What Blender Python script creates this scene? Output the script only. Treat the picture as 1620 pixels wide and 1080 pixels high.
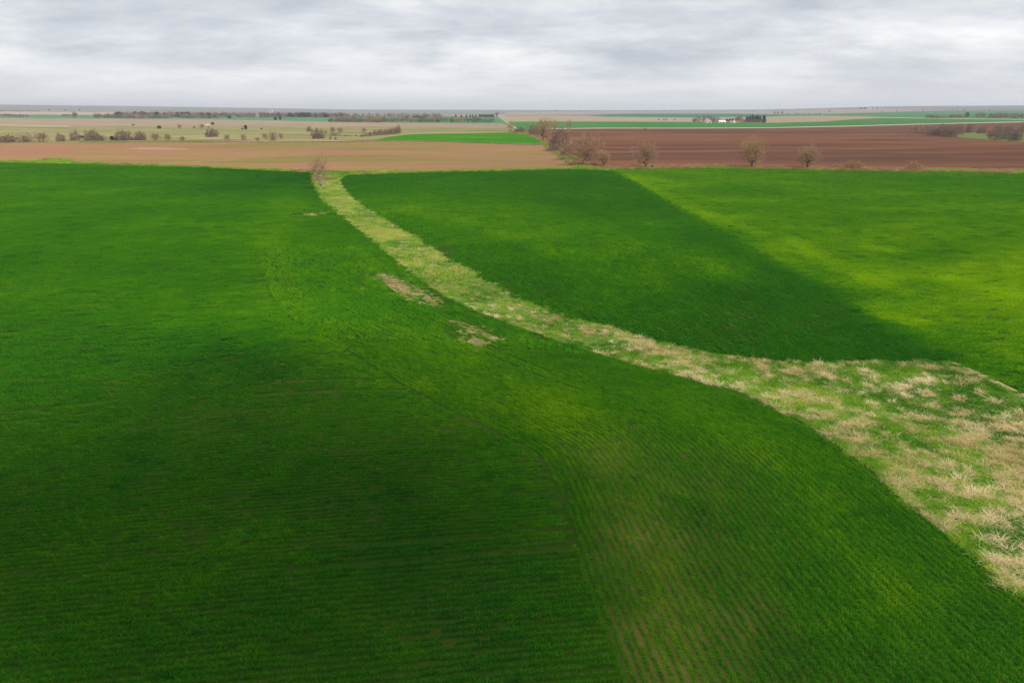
import bpy, math, random
import numpy as np
from mathutils import Vector
from mathutils.geometry import delaunay_2d_cdt

R = math.radians
scene = bpy.context.scene
for o in list(bpy.data.objects):
    bpy.data.objects.remove(o)

# ------------------------------------------------------------------ camera
H = 22.0
PITCH = R(18.58)
cd = bpy.data.cameras.new('camera')
cam = bpy.data.objects.new('camera', cd)
scene.collection.objects.link(cam)
cd.sensor_width = 36; cd.lens = 24.0
cd.clip_start = 0.5; cd.clip_end = 40000
cam.location = (0, 0, H)
cam.rotation_euler = (math.pi / 2 - PITCH, 0, 0)
scene.camera = cam

# ------------------------------------------------------------------ view and light
vs = scene.view_settings
vs.view_transform = 'Standard'; vs.look = 'None'; vs.exposure = 0.12; vs.gamma = 1.0
SUN_EL = R(50); SUN_AZ = (0.80, -0.60)          # horizontal direction towards the sun: right, behind
sl = bpy.data.lights.new('sun', 'SUN')
sl.energy = 3.45; sl.angle = R(3.0); sl.color = (1.0, 0.95, 0.86)
sun = bpy.data.objects.new('sun', sl)
scene.collection.objects.link(sun)
SUNV = Vector((SUN_AZ[0] * math.cos(SUN_EL), SUN_AZ[1] * math.cos(SUN_EL), math.sin(SUN_EL))).normalized()
sun.rotation_euler = SUNV.to_track_quat('Z', 'Y').to_euler()

world = bpy.data.worlds.new('World'); scene.world = world
world.use_nodes = True
nt = world.node_tree; nt.nodes.clear()


def N(nt, t, **kw):
    n = nt.nodes.new(t)
    for k, v in kw.items():
        setattr(n, k, v)
    return n


def setin(n, d):
    for k, v in d.items():
        n.inputs[k].default_value = v
    return n


def mathn(nt, op, a, b=None, c=None, clamp=False):
    n = N(nt, 'ShaderNodeMath', operation=op, use_clamp=clamp)
    for i, v in enumerate((a, b, c)):
        if v is None:
            continue
        if isinstance(v, (int, float)):
            n.inputs[i].default_value = v
        else:
            nt.links.new(v, n.inputs[i])
    return n.outputs[0]


def mixc(nt, fac, a, b, blend='MIX'):
    n = N(nt, 'ShaderNodeMix', data_type='RGBA', blend_type=blend)
    for s, v in ((0, fac), (6, a), (7, b)):
        if isinstance(v, (int, float)):
            n.inputs[s].default_value = v
        elif isinstance(v, tuple):
            n.inputs[s].default_value = v if len(v) == 4 else v + (1,)
        else:
            nt.links.new(v, n.inputs[s])
    return n.outputs[2]


def ramp(nt, fac, stops):
    n = N(nt, 'ShaderNodeValToRGB')
    e = n.color_ramp.elements
    while len(e) < len(stops):
        e.new(0.5)
    for el, (p, c) in zip(e, stops):
        el.position = p
        el.color = (c, c, c, 1) if isinstance(c, (int, float)) else tuple(c) + (1,)
    nt.links.new(fac, n.inputs[0])
    return n.outputs[0]


def noise(nt, vec, scale, detail=4, rough=0.55, dist=0.0):
    n = N(nt, 'ShaderNodeTexNoise')
    setin(n, {'Scale': scale, 'Detail': detail, 'Roughness': rough, 'Distortion': dist})
    nt.links.new(vec, n.inputs['Vector'])
    return n.outputs['Fac']


def mapping(nt, vec, scale=(1, 1, 1), rot=(0, 0, 0), loc=(0, 0, 0)):
    n = N(nt, 'ShaderNodeMapping')
    n.inputs['Scale'].default_value = scale
    n.inputs['Rotation'].default_value = rot
    n.inputs['Location'].default_value = loc
    nt.links.new(vec, n.inputs['Vector'])
    return n.outputs[0]


# overcast sky: a flat cloud deck seen in perspective over a thin Nishita sky
tc = N(nt, 'ShaderNodeTexCoord')
sep = N(nt, 'ShaderNodeSeparateXYZ'); nt.links.new(tc.outputs['Generated'], sep.inputs[0])
zc = mathn(nt, 'ADD', mathn(nt, 'MAXIMUM', sep.outputs[2], 0.0), 0.19)
px = mathn(nt, 'DIVIDE', sep.outputs[0], zc); py = mathn(nt, 'DIVIDE', sep.outputs[1], zc)
cmb = N(nt, 'ShaderNodeCombineXYZ'); nt.links.new(px, cmb.inputs[0]); nt.links.new(py, cmb.inputs[1])
deck = cmb.outputs[0]
w1 = noise(nt, mapping(nt, deck, (1.0, 0.9, 1), (0, 0, R(-24)), (3.1, 1.7, 0)), 0.8, 8, 0.56, 0.3)
w2 = noise(nt, mapping(nt, deck, (0.8, 1.3, 1), (0, 0, R(-38)), (1.3, 7.7, 2)), 2.1, 8, 0.62, 0.2)
w3 = noise(nt, mapping(nt, deck, (0.28, 0.26, 1), (0, 0, R(-15)), (5.0, 0.4, 4)), 1.0, 3, 0.5, 0.0)
cl = mathn(nt, 'ADD', mathn(nt, 'MULTIPLY', w1, 0.44), mathn(nt, 'ADD', mathn(nt, 'MULTIPLY', w2, 0.31), mathn(nt, 'MULTIPLY', w3, 0.25)))
ccol = ramp(nt, cl, [(0.40, (0.52, 0.55, 0.61)), (0.46, (0.66, 0.685, 0.735)), (0.52, (0.82, 0.835, 0.86)), (0.585, (0.98, 0.98, 0.985))])
hz = ramp(nt, sep.outputs[2], [(0.0, 0.0), (0.02, 0.3), (0.07, 1.0)])
ccol = mixc(nt, hz, (0.74, 0.755, 0.79), ccol)
sky = N(nt, 'ShaderNodeTexSky', sky_type='NISHITA')
sky.sun_disc = False; sky.sun_elevation = SUN_EL
sky.sun_rotation = math.atan2(SUN_AZ[0], SUN_AZ[1])
skys = mixc(nt, 1.0, sky.outputs[0], (0.1, 0.1, 0.1), 'MULTIPLY')
skymix = mixc(nt, 0.94, skys, ccol)
bg = N(nt, 'ShaderNodeBackground'); nt.links.new(skymix, bg.inputs[0]); bg.inputs[1].default_value = 1.0
# the cloud colours above are scaled to sit at a background strength of 0.1
bg.inputs[1].default_value = 0.1
up = mixc(nt, 1.0, skymix, (10, 10, 10), 'MULTIPLY')
nt.links.new(up, bg.inputs[0])
wo = N(nt, 'ShaderNodeOutputWorld'); nt.links.new(bg.outputs[0], wo.inputs[0])

scene.cycles.max_bounces = 5; scene.cycles.diffuse_bounces = 3
scene.cycles.transmission_bounces = 3; scene.cycles.transparent_max_bounces = 6
scene.cycles.volume_bounces = 0
scene.cycles.caustics_reflective = False; scene.cycles.caustics_refractive = False

scene.cycles.use_denoising = True
scene.cycles.denoising_prefilter = 'NONE'
scene.cycles.denoising_input_passes = 'RGB_ALBEDO_NORMAL'

rng = np.random.default_rng(7)
random.seed(7)

# ------------------------------------------------------------------ terrain height
def smooth(t):
    t = np.clip(t, 0, 1)
    return t * t * (3 - 2 * t)


AZ_U = np.array([-1500, 0, 200, 420, 560, 800, 1000, 1200, 1300, 1360, 1400, 1500, 1620, 3000.])
AZ_PX = np.array([8.5, 8.3, 7.2, 5.0, 3.2, 2.6, 2.2, 2.8, 4.8, 6.0, 6.8, 7.2, 7.3, 7.3])


def to_px(x, y, z):
    """world point -> photograph pixel, only used to read the field plan"""
    dz = np.asarray(z) - H
    f = y * math.cos(PITCH) - dz * math.sin(PITCH)
    f = np.where(f < 0.5, 0.5, f)
    upc = y * math.sin(PITCH) + dz * math.cos(PITCH)
    return 810 + 1080 * x / f, 540 - 1080 * upc / f


CENTRE = None


def poly_dist(x, y, line):
    d = np.full(np.shape(x), 1e9)
    for (ax, ay), (bx, by) in zip(line[:-1], line[1:]):
        vx, vy = bx - ax, by - ay
        t = np.clip(((x - ax) * vx + (y - ay) * vy) / (vx * vx + vy * vy + 1e-9), 0, 1)
        d = np.minimum(d, np.hypot(x - ax - t * vx, y - ay - t * vy))
    return d


def height(x, y):
    x = np.asarray(x, float); y = np.asarray(y, float)
    r = np.hypot(x, y)
    u = 810 + 1140 * x / np.maximum(np.abs(y), 1.0)
    ridge = H + np.interp(u, AZ_U, AZ_PX) * 8000 / 1080.0
    t = np.clip((r - 900) / 7100, 0, 1)
    h = ridge * t ** 1.45
    h = h - np.clip((r - 8000) / 1500, 0, 1) * 60
    h = h + 1.6 * np.sin(r / 430.0 + x / 900.0) * smooth((r - 1500) / 1500) * (1 - smooth((r - 6500) / 1500))
    near = smooth((r - 15) / 40) * (1 - smooth((r - 500) / 600))
    h = h + near * (0.55 * np.sin(x / 31.0 + 0.6) * np.cos(y / 44.0) + 0.35 * np.sin((x + 0.7 * y) / 23.0))
    h = h + 1.7 * np.exp(-(((x + 19) / 15) ** 2 + ((y - 62) / 17) ** 2))
    h = h + 1.2 * np.exp(-(((x - 24) / 22) ** 2 + ((y - 115) / 30) ** 2))
    if CENTRE is not None:
        m = (r < 330) & (y > 0)
        if np.any(m):
            d = np.zeros(np.shape(h)); dd = poly_dist(x[m] if x.ndim else x, y[m] if y.ndim else y, CENTRE)
            if x.ndim:
                d[m] = 0.7 * np.exp(-(dd / 9.0) ** 2)
            else:
                d = 0.7 * np.exp(-(dd / 9.0) ** 2)
            h = h - d
    return h


RR = np.geomspace(6, 8600, 700)


def ground(u, v):
    """pixel -> point where that sight line meets the terrain"""
    cx = (u - 810) / 1080.0; cy = (540 - v) / 1080.0
    d = np.array([cx, math.cos(PITCH) + cy * math.sin(PITCH), -math.sin(PITCH) + cy * math.cos(PITCH)])
    dh = math.hypot(d[0], d[1])
    X = RR * d[0] / dh; Y = RR * d[1] / dh; Z = H + RR * d[2] / dh
    g = Z - height(X, Y)
    k = np.nonzero(g <= 0)[0]
    if len(k) == 0:
        i = len(RR) - 1
        return (X[i], Y[i], float(height(X[i], Y[i])))
    i = max(int(k[0]), 1)
    t = g[i - 1] / (g[i - 1] - g[i] + 1e-12)
    x = X[i - 1] + t * (X[i] - X[i - 1]); y = Y[i - 1] + t * (Y[i] - Y[i - 1])
    return (float(x), float(y), float(height(x, y)))


def depth(p):
    return p[1] * math.cos(PITCH) + (H - p[2]) * math.sin(PITCH)


def spline(pts, step=25):
    pts = np.array(pts, float); out = []
    P = np.vstack([2 * pts[0] - pts[1], pts, 2 * pts[-1] - pts[-2]])
    for i in range(1, len(P) - 2):
        n = max(1, int(np.hypot(*(P[i + 1] - P[i])) / step))
        for k in range(n):
            t = k / n
            a, b, c, d = P[i - 1], P[i], P[i + 1], P[i + 2]
            out.append(0.5 * ((2 * b) + (c - a) * t + (2 * a - 5 * b + 4 * c - d) * t * t + (3 * b - a - 3 * c + d) * t ** 3))
    out.append(pts[-1])
    return [tuple(p) for p in out]


def dense(pts, step=45):
    out = []
    for a, b in zip(pts[:-1], pts[1:]):
        n = max(1, int(math.hypot(b[0] - a[0], b[1] - a[1]) / step))
        out += [(a[0] + (b[0] - a[0]) * k / n, a[1] + (b[1] - a[1]) * k / n) for k in range(n)]
    return out + [pts[-1]]


# ------------------------------------------------------------------ field plan
WL = spline([(498, 276), (496, 288), (500, 303), (512, 320), (531, 334), (546, 347), (570, 365), (595, 385), (625, 410), (662, 440), (700, 465),
             (737, 485), (787, 505), (837, 523), (885, 540), (940, 557), (1000, 575), (1060, 591), (1120, 606), (1180, 622), (1240, 650),
             (1290, 680), (1340, 715), (1400, 760), (1460, 815), (1520, 865), (1580, 915), (1640, 960), (1800, 1085), (2100, 1320), (2500, 1640)])
WR = spline([(546, 278), (537, 285), (542, 298), (554, 312), (587, 335), (625, 357), (655, 375), (700, 405), (737, 425), (775, 447), (825, 470),
             (875, 490), (940, 511), (1000, 530), (1080, 550), (1160, 566), (1240, 573), (1330, 574), (1420, 572), (1480, 571), (1512, 576),
             (1560, 597), (1620, 627), (1800, 722), (2200, 935), (2900, 1300)])
wl_w = [ground(*p)[:2] for p in WL]; wr_w = [ground(*p)[:2] for p in WR]
CENTRE = [((a[0] + b[0]) / 2, (a[1] + b[1]) / 2) for a, b in
          ((wl_w[int(i * (len(wl_w) - 1) / 14)], wr_w[int(i * (len(wr_w) - 1) / 14)]) for i in range(0, 12))]
top_l = [(-1500, 236), (0, 257), (125, 259.5), (250, 263), (370, 267.5), (480, 271.5), (498, 273)]
seam = [(962, 270), (1055, 322), (1131, 364), (1211, 411), (1291, 455), (1367, 504), (1455, 548), (1497, 571)]
top_r = [(546, 276), (640, 273.5), (700, 272.5), (800, 270.5), (900, 268), (962, 268.5), (1100, 266.5), (1250, 268), (1340, 270.5), (1480, 272), (1620, 275), (3200, 300)]

PLAN = [  # painter's order; (kind, closed outline)
    ('pink_stubble', [(-1500, 176), (0, 176.5), (180, 177.5), (300, 180), (440, 180), (600, 181.5), (800, 182.2), (800, 184.5), (400, 184), (150, 182), (0, 180.5), (-1500, 179)]),
    ('far_green', [(-1500, 180), (0, 181), (60, 181.6), (150, 182), (300, 184), (420, 185), (545, 186), (560, 184), (700, 183), (780, 184), (790, 187), (803, 195.5), (700, 195), (560, 193.5), (420, 190.5), (300, 188.5), (0, 187), (-1500, 185)]),
    ('ridge_stubble', [(800, 177.5), (900, 176.8), (1100, 176.5), (1220, 176), (1300, 173.5), (1400, 172.3), (1490, 172.5), (1380, 179), (1280, 181), (1230, 181), (1100, 178.5), (1000, 178.8), (930, 180.5), (800, 182.5)]),
    ('hill_green', [(1230, 181), (1290, 180.6), (1400, 178), (1490, 175.6), (1620, 175.2), (3000, 175), (3000, 190), (1620, 194), (1400, 187), (1230, 184)]),
    ('teal_field', [(925, 183.5), (960, 181.3), (1000, 180.3), (1090, 180.5), (1150, 180), (1230, 181.5), (1230, 184.5), (1080, 185.8), (960, 184.6)]),
    ('tan_field', [(789, 184), (850, 183.6), (925, 183.8), (960, 185), (1080, 186), (1200, 184.8), (1300, 183), (1390, 185), (1402, 186.5), (1350, 189), (1300, 192.5), (1230, 194.3), (1090, 193), (1000, 192.6), (830, 192.4), (803, 193)]),
    ('pale_track', [(1390, 185.6), (1500, 187.3), (1620, 188.8), (2600, 199), (2600, 199.8), (1620, 189.6), (1500, 188.1), (1390, 186.5)]),
    ('green_strip', [(803, 193), (830, 192.4), (1000, 192.6), (1090, 193), (1230, 194.3), (1300, 192.5), (1350, 189), (1402, 186.7), (1500, 188.1), (1620, 189.6), (3000, 199), (3000, 187), (1620, 193), (1480, 196), (1340, 199.6), (1220, 202), (1080, 202.6), (960, 202.6), (860, 204), (815, 206)]),
    ('stubble_field', [(-1500, 184.5), (0, 187), (300, 188.5), (420, 190.5), (560, 193.5), (700, 195), (796, 195.6), (803, 203), (700, 201.5), (560, 200.2), (420, 199.5), (300, 199.5), (150, 200.5), (0, 198.2), (-1500, 180 + 6)]),
    ('pasture', [(-1500, 186), (0, 199), (150, 200.5), (300, 199.5), (420, 199.5), (560, 200.2), (700, 201.5), (803, 203), (812, 206), (806, 211), (700, 212), (650, 213.5), (600, 222.6), (500, 224), (420, 225), (280, 223.5), (130, 224.5), (0, 226), (-1500, 214)]),
    ('pale_track', [(-1500, 185.5), (0, 197.4), (110, 199.6), (110, 200.3), (0, 198.4), (-1500, 186.2)]),
    ('pale_track', [(787.5, 184.5), (789, 184.5), (821, 204.5), (817.5, 205)]),
    ('brown_field', [(-1500, 213.5), (0, 226), (130, 224.5), (280, 223.5), (420, 225), (500, 224.2), (600, 222.8), (700, 223.5), (800, 227.5), (862, 229), (872, 237), (895, 249), (916, 262), (940, 268.5), (900, 268), (700, 272.5), (546, 276), (498, 273), (250, 263), (0, 257), (-1500, 236)]),
    ('pale_streak', [(196, 235.6), (222, 233.2), (268, 233.6), (304, 236.2), (272, 237.2), (232, 236.8)]),
    ('pale_streak', [(262, 257.4), (330, 254.6), (376, 252.8), (376, 253.4), (330, 255.3), (264, 258.2)]),
    ('sprouted_field', [(592, 222.4), (612, 217), (645, 213), (700, 211.6), (800, 210), (822, 211.5), (838, 214), (852, 221), (862, 228.2), (800, 227), (740, 225), (700, 223.6), (640, 222.5)]),
    ('ploughed_field', [(830, 206), (870, 203.8), (960, 203.4), (1080, 203.4), (1220, 202.8), (1340, 200.4), (1480, 196.6), (1620, 193.8), (3000, 178 + 12), (3200, 299), (1620, 273.5), (1480, 271), (1340, 269.3), (1250, 266.8), (1100, 265), (962, 267), (925, 262), (880, 235), (850, 215)]),
    ('gravel_road', [(860, 203.4), (960, 202.3), (1080, 202.4), (1220, 201.6), (1340, 199.0), (1480, 195.3), (1620, 192.3), (3000, 176 + 12), (3000, 190), (1620, 193.6), (1480, 196.5), (1340, 200.2), (1220, 202.7), (1080, 203.4), (960, 203.3), (860, 204.4)]),
    ('hollow_grass', [(1508, 213), (1530, 209.5), (1560, 210), (1600, 209), (1700, 210), (1900, 216), (1900, 236), (1700, 227), (1620, 224.5), (1580, 222.5), (1545, 219.5), (1515, 217)]),
    ('verge_grass', [(805, 208), (818, 207), (850, 214), (868, 224), (885, 235), (905, 246), (925, 257), (965, 263.5), (965, 269), (925, 267.5), (903, 260), (880, 247), (866, 237), (858, 226), (845, 217), (828, 212), (806, 211)]),
    ('dry_verge', [(935, 262), (965, 263.5), (1040, 261.5), (1110, 262.5), (1250, 263.8), (1350, 265.5), (1480, 267), (1620, 269.5), (3200, 292), (3200, 300), (1620, 275), (1480, 272), (1340, 270.5), (1250, 268), (1100, 266.5), (962, 269)]),
    ('field_margin', [(-1500, 234.6), (0, 255.6), (60, 254.8), (75, 252), (105, 252.2), (120, 257.3), (250, 261.3), (370, 265.8), (480, 269.6), (560, 271.8), (640, 272), (800, 269.3), (900, 266.8), (962, 268), (962, 269.8), (900, 268.3), (800, 270.8), (640, 274), (546, 278), (538, 284), (496, 286), (498, 274), (370, 267.5), (250, 263), (0, 257), (-1500, 236)]),
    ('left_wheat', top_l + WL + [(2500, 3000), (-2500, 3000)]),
    ('bare_patch', [(594, 434), (606, 432.5), (622, 437), (640, 441), (652, 449), (668, 459), (684, 472), (696, 484), (684, 486), (668, 484), (652, 475), (634, 467), (618, 456), (606, 446), (598, 438)]),
    ('bare_patch', [(722, 508), (742, 512), (766, 524), (790, 536), (782, 541), (768, 545), (756, 551), (744, 549), (738, 540), (748, 533), (736, 521)]),
    ('bare_patch', [(476, 341), (486, 338), (500, 336), (510, 333), (513, 336), (502, 339), (488, 343)]),
    ('middle_wheat', list(reversed(seam)) + [(900, 268), (800, 270.5), (640, 273.5), (546, 278)] + [p for p in WR if p[0] < 1497]),
    ('right_wheat', seam + [p for p in WR if p[0] >= 1497] + [(3200, 300)] + list(reversed([p for p in top_r if 962 <= p[0] < 3200]))),
    ('waterway_grass', WL + list(reversed(WR))),
    ('sandy_track', [(1500, 571), (1516, 574.5), (1562, 594), (1620, 622.5), (1800, 716), (2200, 928), (2200, 950), (1800, 727), (1620, 629.5), (1560, 599), (1514, 578)]),
]


def inside(px, py, poly):
    c = np.zeros(len(px), bool)
    n = len(poly)
    for i in range(n):
        x1, y1 = poly[i]; x2, y2 = poly[(i + 1) % n]
        if y1 == y2:
            continue
        k = ((y1 > py) != (y2 > py)) & (px < (x2 - x1) * (py - y1) / (y2 - y1) + x1)
        c ^= k
    return c


def ground_safe(u, v):
    v = min(v, 1500)   # below the frame the outline is closed by hand further down
    return ground(u, v)[:2]


world_polys = []
for kind, poly in PLAN:
    pp = dense(list(poly) + [poly[0]])[:-1]
    if kind == 'left_wheat':
        w = [ground_safe(*p) for p in dense(top_l + WL)]
        w += [(60, -200), (-400, -200), (-400, 60)]
    else:
        w = [ground_safe(*p) for p in pp]
    q = [w[0]]
    for p in w[1:]:
        if math.hypot(p[0] - q[-1][0], p[1] - q[-1][1]) > 0.3:
            q.append(p)
    world_polys.append((kind, q))
WP = {}
BP = [q for k, q in world_polys if k == 'bare_patch']
for k, q in world_polys:
    WP.setdefault(k, q)


def classify(x, y):
    cls = np.zeros(len(x), int)
    for i, (k, q) in enumerate(world_polys):
        cls[inside(x, y, q)] = i + 1
    return cls


verts2 = []; edges = []
for k, q in world_polys:
    s = len(verts2)
    verts2 += [Vector(p) for p in q]
    edges += [(s + i, s + (i + 1) % len(q)) for i in range(len(q))]
rings = np.geomspace(14, 9500, 190)
for j, r in enumerate(rings):
    for a in np.arange(-60, 60.01, 0.9 if r > 60 else 1.8):
        aa = R(a + (0.45 if j % 2 else 0))
        verts2.append(Vector((r * math.sin(aa), r * math.cos(aa))))
for r in np.geomspace(14, 9500, 20):
    for a in np.arange(66, 295, 9.0):
        verts2.append(Vector((r * math.sin(R(a)), r * math.cos(R(a)))))
verts2.append(Vector((0, 0)))
vo, eo, fo, *_ = delaunay_2d_cdt(verts2, edges, [], 0, 1e-3)
V = np.array([(p[0], p[1]) for p in vo]); F = np.array([f for f in fo if len(f) == 3])
cen = V[F].mean(axis=1)
area2 = (V[F[:, 1]] - V[F[:, 0]]); b2 = (V[F[:, 2]] - V[F[:, 0]])
cr = area2[:, 0] * b2[:, 1] - area2[:, 1] * b2[:, 0]
F = F[np.abs(cr) > 1e-6]; cen = V[F].mean(axis=1)
cls = classify(cen[:, 0], cen[:, 1])
_r = np.hypot(cen[:, 0], cen[:, 1]); _k = [k for k, q in world_polys]
cls[(cls == 0) & (_r < 250)] = _k.index('waterway_grass') + 1
cls[(cls == 0) & (_r < 1700)] = _k.index('verge_grass') + 1
Z = height(V[:, 0], V[:, 1])

# ------------------------------------------------------------------ materials
def newmat(name):
    m = bpy.data.materials.new(name); m.use_nodes = True
    nt = m.node_tree; nt.nodes.clear()
    out = N(nt, 'ShaderNodeOutputMaterial')
    return m, nt, out


def ground_mat(name, c1, c2, c3=None, scale=0.02, stretch=(1, 1, 1), rot=0.0, fine=1.6, bump=0.25, finec=0.35, rows=None, mid=0.13, midamt=0.5):
    m, nt, out = newmat(name)
    g = N(nt, 'ShaderNodeNewGeometry'); pos = g.outputs['Position']
    p = mapping(nt, pos, stretch, (0, 0, rot))
    big = noise(nt, p, scale, 5, 0.6, 0.4)
    f = ramp(nt, big, [(0.41, 0.0), (0.59, 1.0)])
    col = mixc(nt, f, c1, c2)
    if c3:
        b2 = noise(nt, mapping(nt, p, (1, 1, 1), (0, 0, 0.5), (31, 17, 3)), mid, 5, 0.65, 0.2)
        col = mixc(nt, mathn(nt, 'MULTIPLY', ramp(nt, b2, [(0.47, 0.0), (0.60, 1.0)]), midamt), col, c3)
    if rows:
        sp, ang, amt, rc = rows
        pr = mapping(nt, pos, (1, 1, 1), (0, 0, ang))
        wv = N(nt, 'ShaderNodeTexWave', wave_type='BANDS', bands_direction='Y', wave_profile='SIN')
        setin(wv, {'Scale': 0.314 / sp, 'Distortion': 1.2, 'Detail': 3, 'Detail Scale': 0.6})
        nt.links.new(pr, wv.inputs['Vector'])
        brk = ramp(nt, noise(nt, mapping(nt, pr, (0.0035, 0.05, 1)), 1.0, 4, 0.7), [(0.38, 0.0), (0.62, 1.0)])
        col = mixc(nt, mathn(nt, 'MULTIPLY', mathn(nt, 'MULTIPLY', wv.outputs['Fac'], brk), amt), col, rc)
    fn = noise(nt, pos, fine, 6, 0.75)
    k = ramp(nt, fn, [(0.25, 1.0 - finec), (0.75, 1.0 + finec)])
    # ramp clamps colours at 1, so split the modulation in two multiplies
    dk = mathn(nt, 'ADD', mathn(nt, 'MULTIPLY', fn, 2 * finec), 1.0 - finec)
    mul = N(nt, 'ShaderNodeVectorMath', operation='SCALE'); nt.links.new(col, mul.inputs[0]); nt.links.new(dk, mul.inputs['Scale'])
    bs = N(nt, 'ShaderNodeBsdfDiffuse'); bs.inputs['Roughness'].default_value = 0.8
    nt.links.new(mul.outputs[0], bs.inputs['Color'])
    bp = N(nt, 'ShaderNodeBump'); setin(bp, {'Strength': bump, 'Distance': 0.3})
    nt.links.new(fn, bp.inputs['Height']); nt.links.new(bp.outputs[0], bs.inputs['Normal'])
    nt.links.new(bs.outputs[0], out.inputs[0])
    return m


GM = {
    'plain': ground_mat('distant_land', (0.23, 0.20, 0.19), (0.16, 0.19, 0.15), (0.12, 0.12, 0.13), 0.0012, (1, 3, 1), 0.1, 0.01, 0, 0.2, None, 0.004, 0.7),
    'pink_stubble': ground_mat('pink_stubble', (0.34, 0.25, 0.22), (0.29, 0.23, 0.18), None, 0.002, fine=0.02),
    'far_green': ground_mat('far_green', (0.055, 0.19, 0.075), (0.075, 0.17, 0.07), (0.10, 0.15, 0.08), 0.004, fine=0.03),
    'ridge_stubble': ground_mat('ridge_stubble', (0.29, 0.23, 0.20), (0.24, 0.21, 0.18), None, 0.002, fine=0.02),
    'hill_green': ground_mat('hill_green', (0.04, 0.17, 0.05), (0.07, 0.19, 0.06), (0.05, 0.13, 0.05), 0.003, fine=0.03),
    'teal_field': ground_mat('teal_field', (0.02, 0.13, 0.07), (0.03, 0.15, 0.09), None, 0.003, fine=0.03),
    'tan_field': ground_mat('tan_field', (0.30, 0.235, 0.16), (0.26, 0.215, 0.14), None, 0.004, fine=0.05),
    'pale_track': ground_mat('pale_track', (0.40, 0.37, 0.25), (0.34, 0.32, 0.2), None, 0.02, fine=0.4),
    'green_strip': ground_mat('green_strip', (0.045, 0.15, 0.035), (0.06, 0.17, 0.045), (0.04, 0.12, 0.03), 0.006, (1, 2, 1), fine=0.1),
    'stubble_field': ground_mat('stubble_field', (0.28, 0.21, 0.16), (0.26, 0.20, 0.13), (0.20, 0.15, 0.12), 0.004, (0.5, 3, 1), fine=0.12, mid=0.010, midamt=0.9),
    'pasture': ground_mat('pasture', (0.20, 0.18, 0.08), (0.11, 0.14, 0.05), (0.30, 0.24, 0.13), 0.009, (0.5, 2.6, 1), fine=0.2, finec=0.5, mid=0.018, midamt=0.9),
    'brown_field': ground_mat('brown_field', (0.235, 0.150, 0.066), (0.165, 0.135, 0.045), (0.25, 0.120, 0.082), 0.013, (0.35, 0.9, 1), R(4), 0.5, 0.2, 0.4, (26.0, R(-3), 0.35, (0.26, 0.19, 0.09)), 0.022, 1.0),
    'sprouted_field': ground_mat('sprouted_field', (0.035, 0.15, 0.008), (0.06, 0.19, 0.010), (0.02, 0.10, 0.01), 0.012, (1, 2, 1), fine=0.4, mid=0.03),
    'ploughed_field': ground_mat('ploughed_field', (0.145, 0.064, 0.040), (0.185, 0.086, 0.048), (0.095, 0.050, 0.036), 0.012, (0.16, 0.9, 1), R(1), 0.7, 0.4, 0.4, (52.0, R(1), 0.6, (0.070, 0.042, 0.034)), 0.02, 1.0),
    'gravel_road': ground_mat('gravel_road', (0.40, 0.37, 0.28), (0.33, 0.32, 0.23), None, 0.02, fine=0.4),
    'hollow_grass': ground_mat('hollow_grass', (0.10, 0.17, 0.04), (0.15, 0.17, 0.06), None, 0.03, fine=0.4),
    'verge_grass': ground_mat('verge_grass', (0.10, 0.17, 0.03), (0.19, 0.19, 0.06), (0.33, 0.26, 0.14), 0.06, fine=0.9, mid=0.12),
    'dry_verge': ground_mat('dry_verge', (0.36, 0.20, 0.11), (0.28, 0.20, 0.08), (0.16, 0.16, 0.05), 0.05, (1, 2, 1), fine=0.9, mid=0.10),
    'field_margin': ground_mat('field_margin', (0.14, 0.21, 0.03), (0.11, 0.20, 0.03), (0.24, 0.22, 0.09), 0.08, fine=0.9, mid=0.15),
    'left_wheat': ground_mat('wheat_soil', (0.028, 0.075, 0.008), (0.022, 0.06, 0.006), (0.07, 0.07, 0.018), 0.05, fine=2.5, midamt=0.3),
    'middle_wheat': None, 'right_wheat': None,
    'pale_streak': ground_mat('pale_streak', (0.30, 0.21, 0.12), (0.22, 0.16, 0.075), None, 0.05, (0.4, 1.5, 1), fine=0.5),
    'bare_patch': ground_mat('bare_patch', (0.21, 0.16, 0.08), (0.14, 0.12, 0.045), (0.05, 0.10, 0.015), 0.25, (1, 1, 1), 0, 2.5, mid=0.6, midamt=0.7),
    'waterway_grass': ground_mat('waterway_soil', (0.06, 0.13, 0.018), (0.10, 0.16, 0.03), (0.18, 0.17, 0.07), 0.2, fine=2.5, mid=0.5),
    'sandy_track': ground_mat('sandy_track', (0.46, 0.34, 0.20), (0.36, 0.29, 0.15), (0.16, 0.17, 0.06), 0.4, fine=3, mid=0.8),
}
GM['middle_wheat'] = GM['right_wheat'] = GM['left_wheat']

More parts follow.
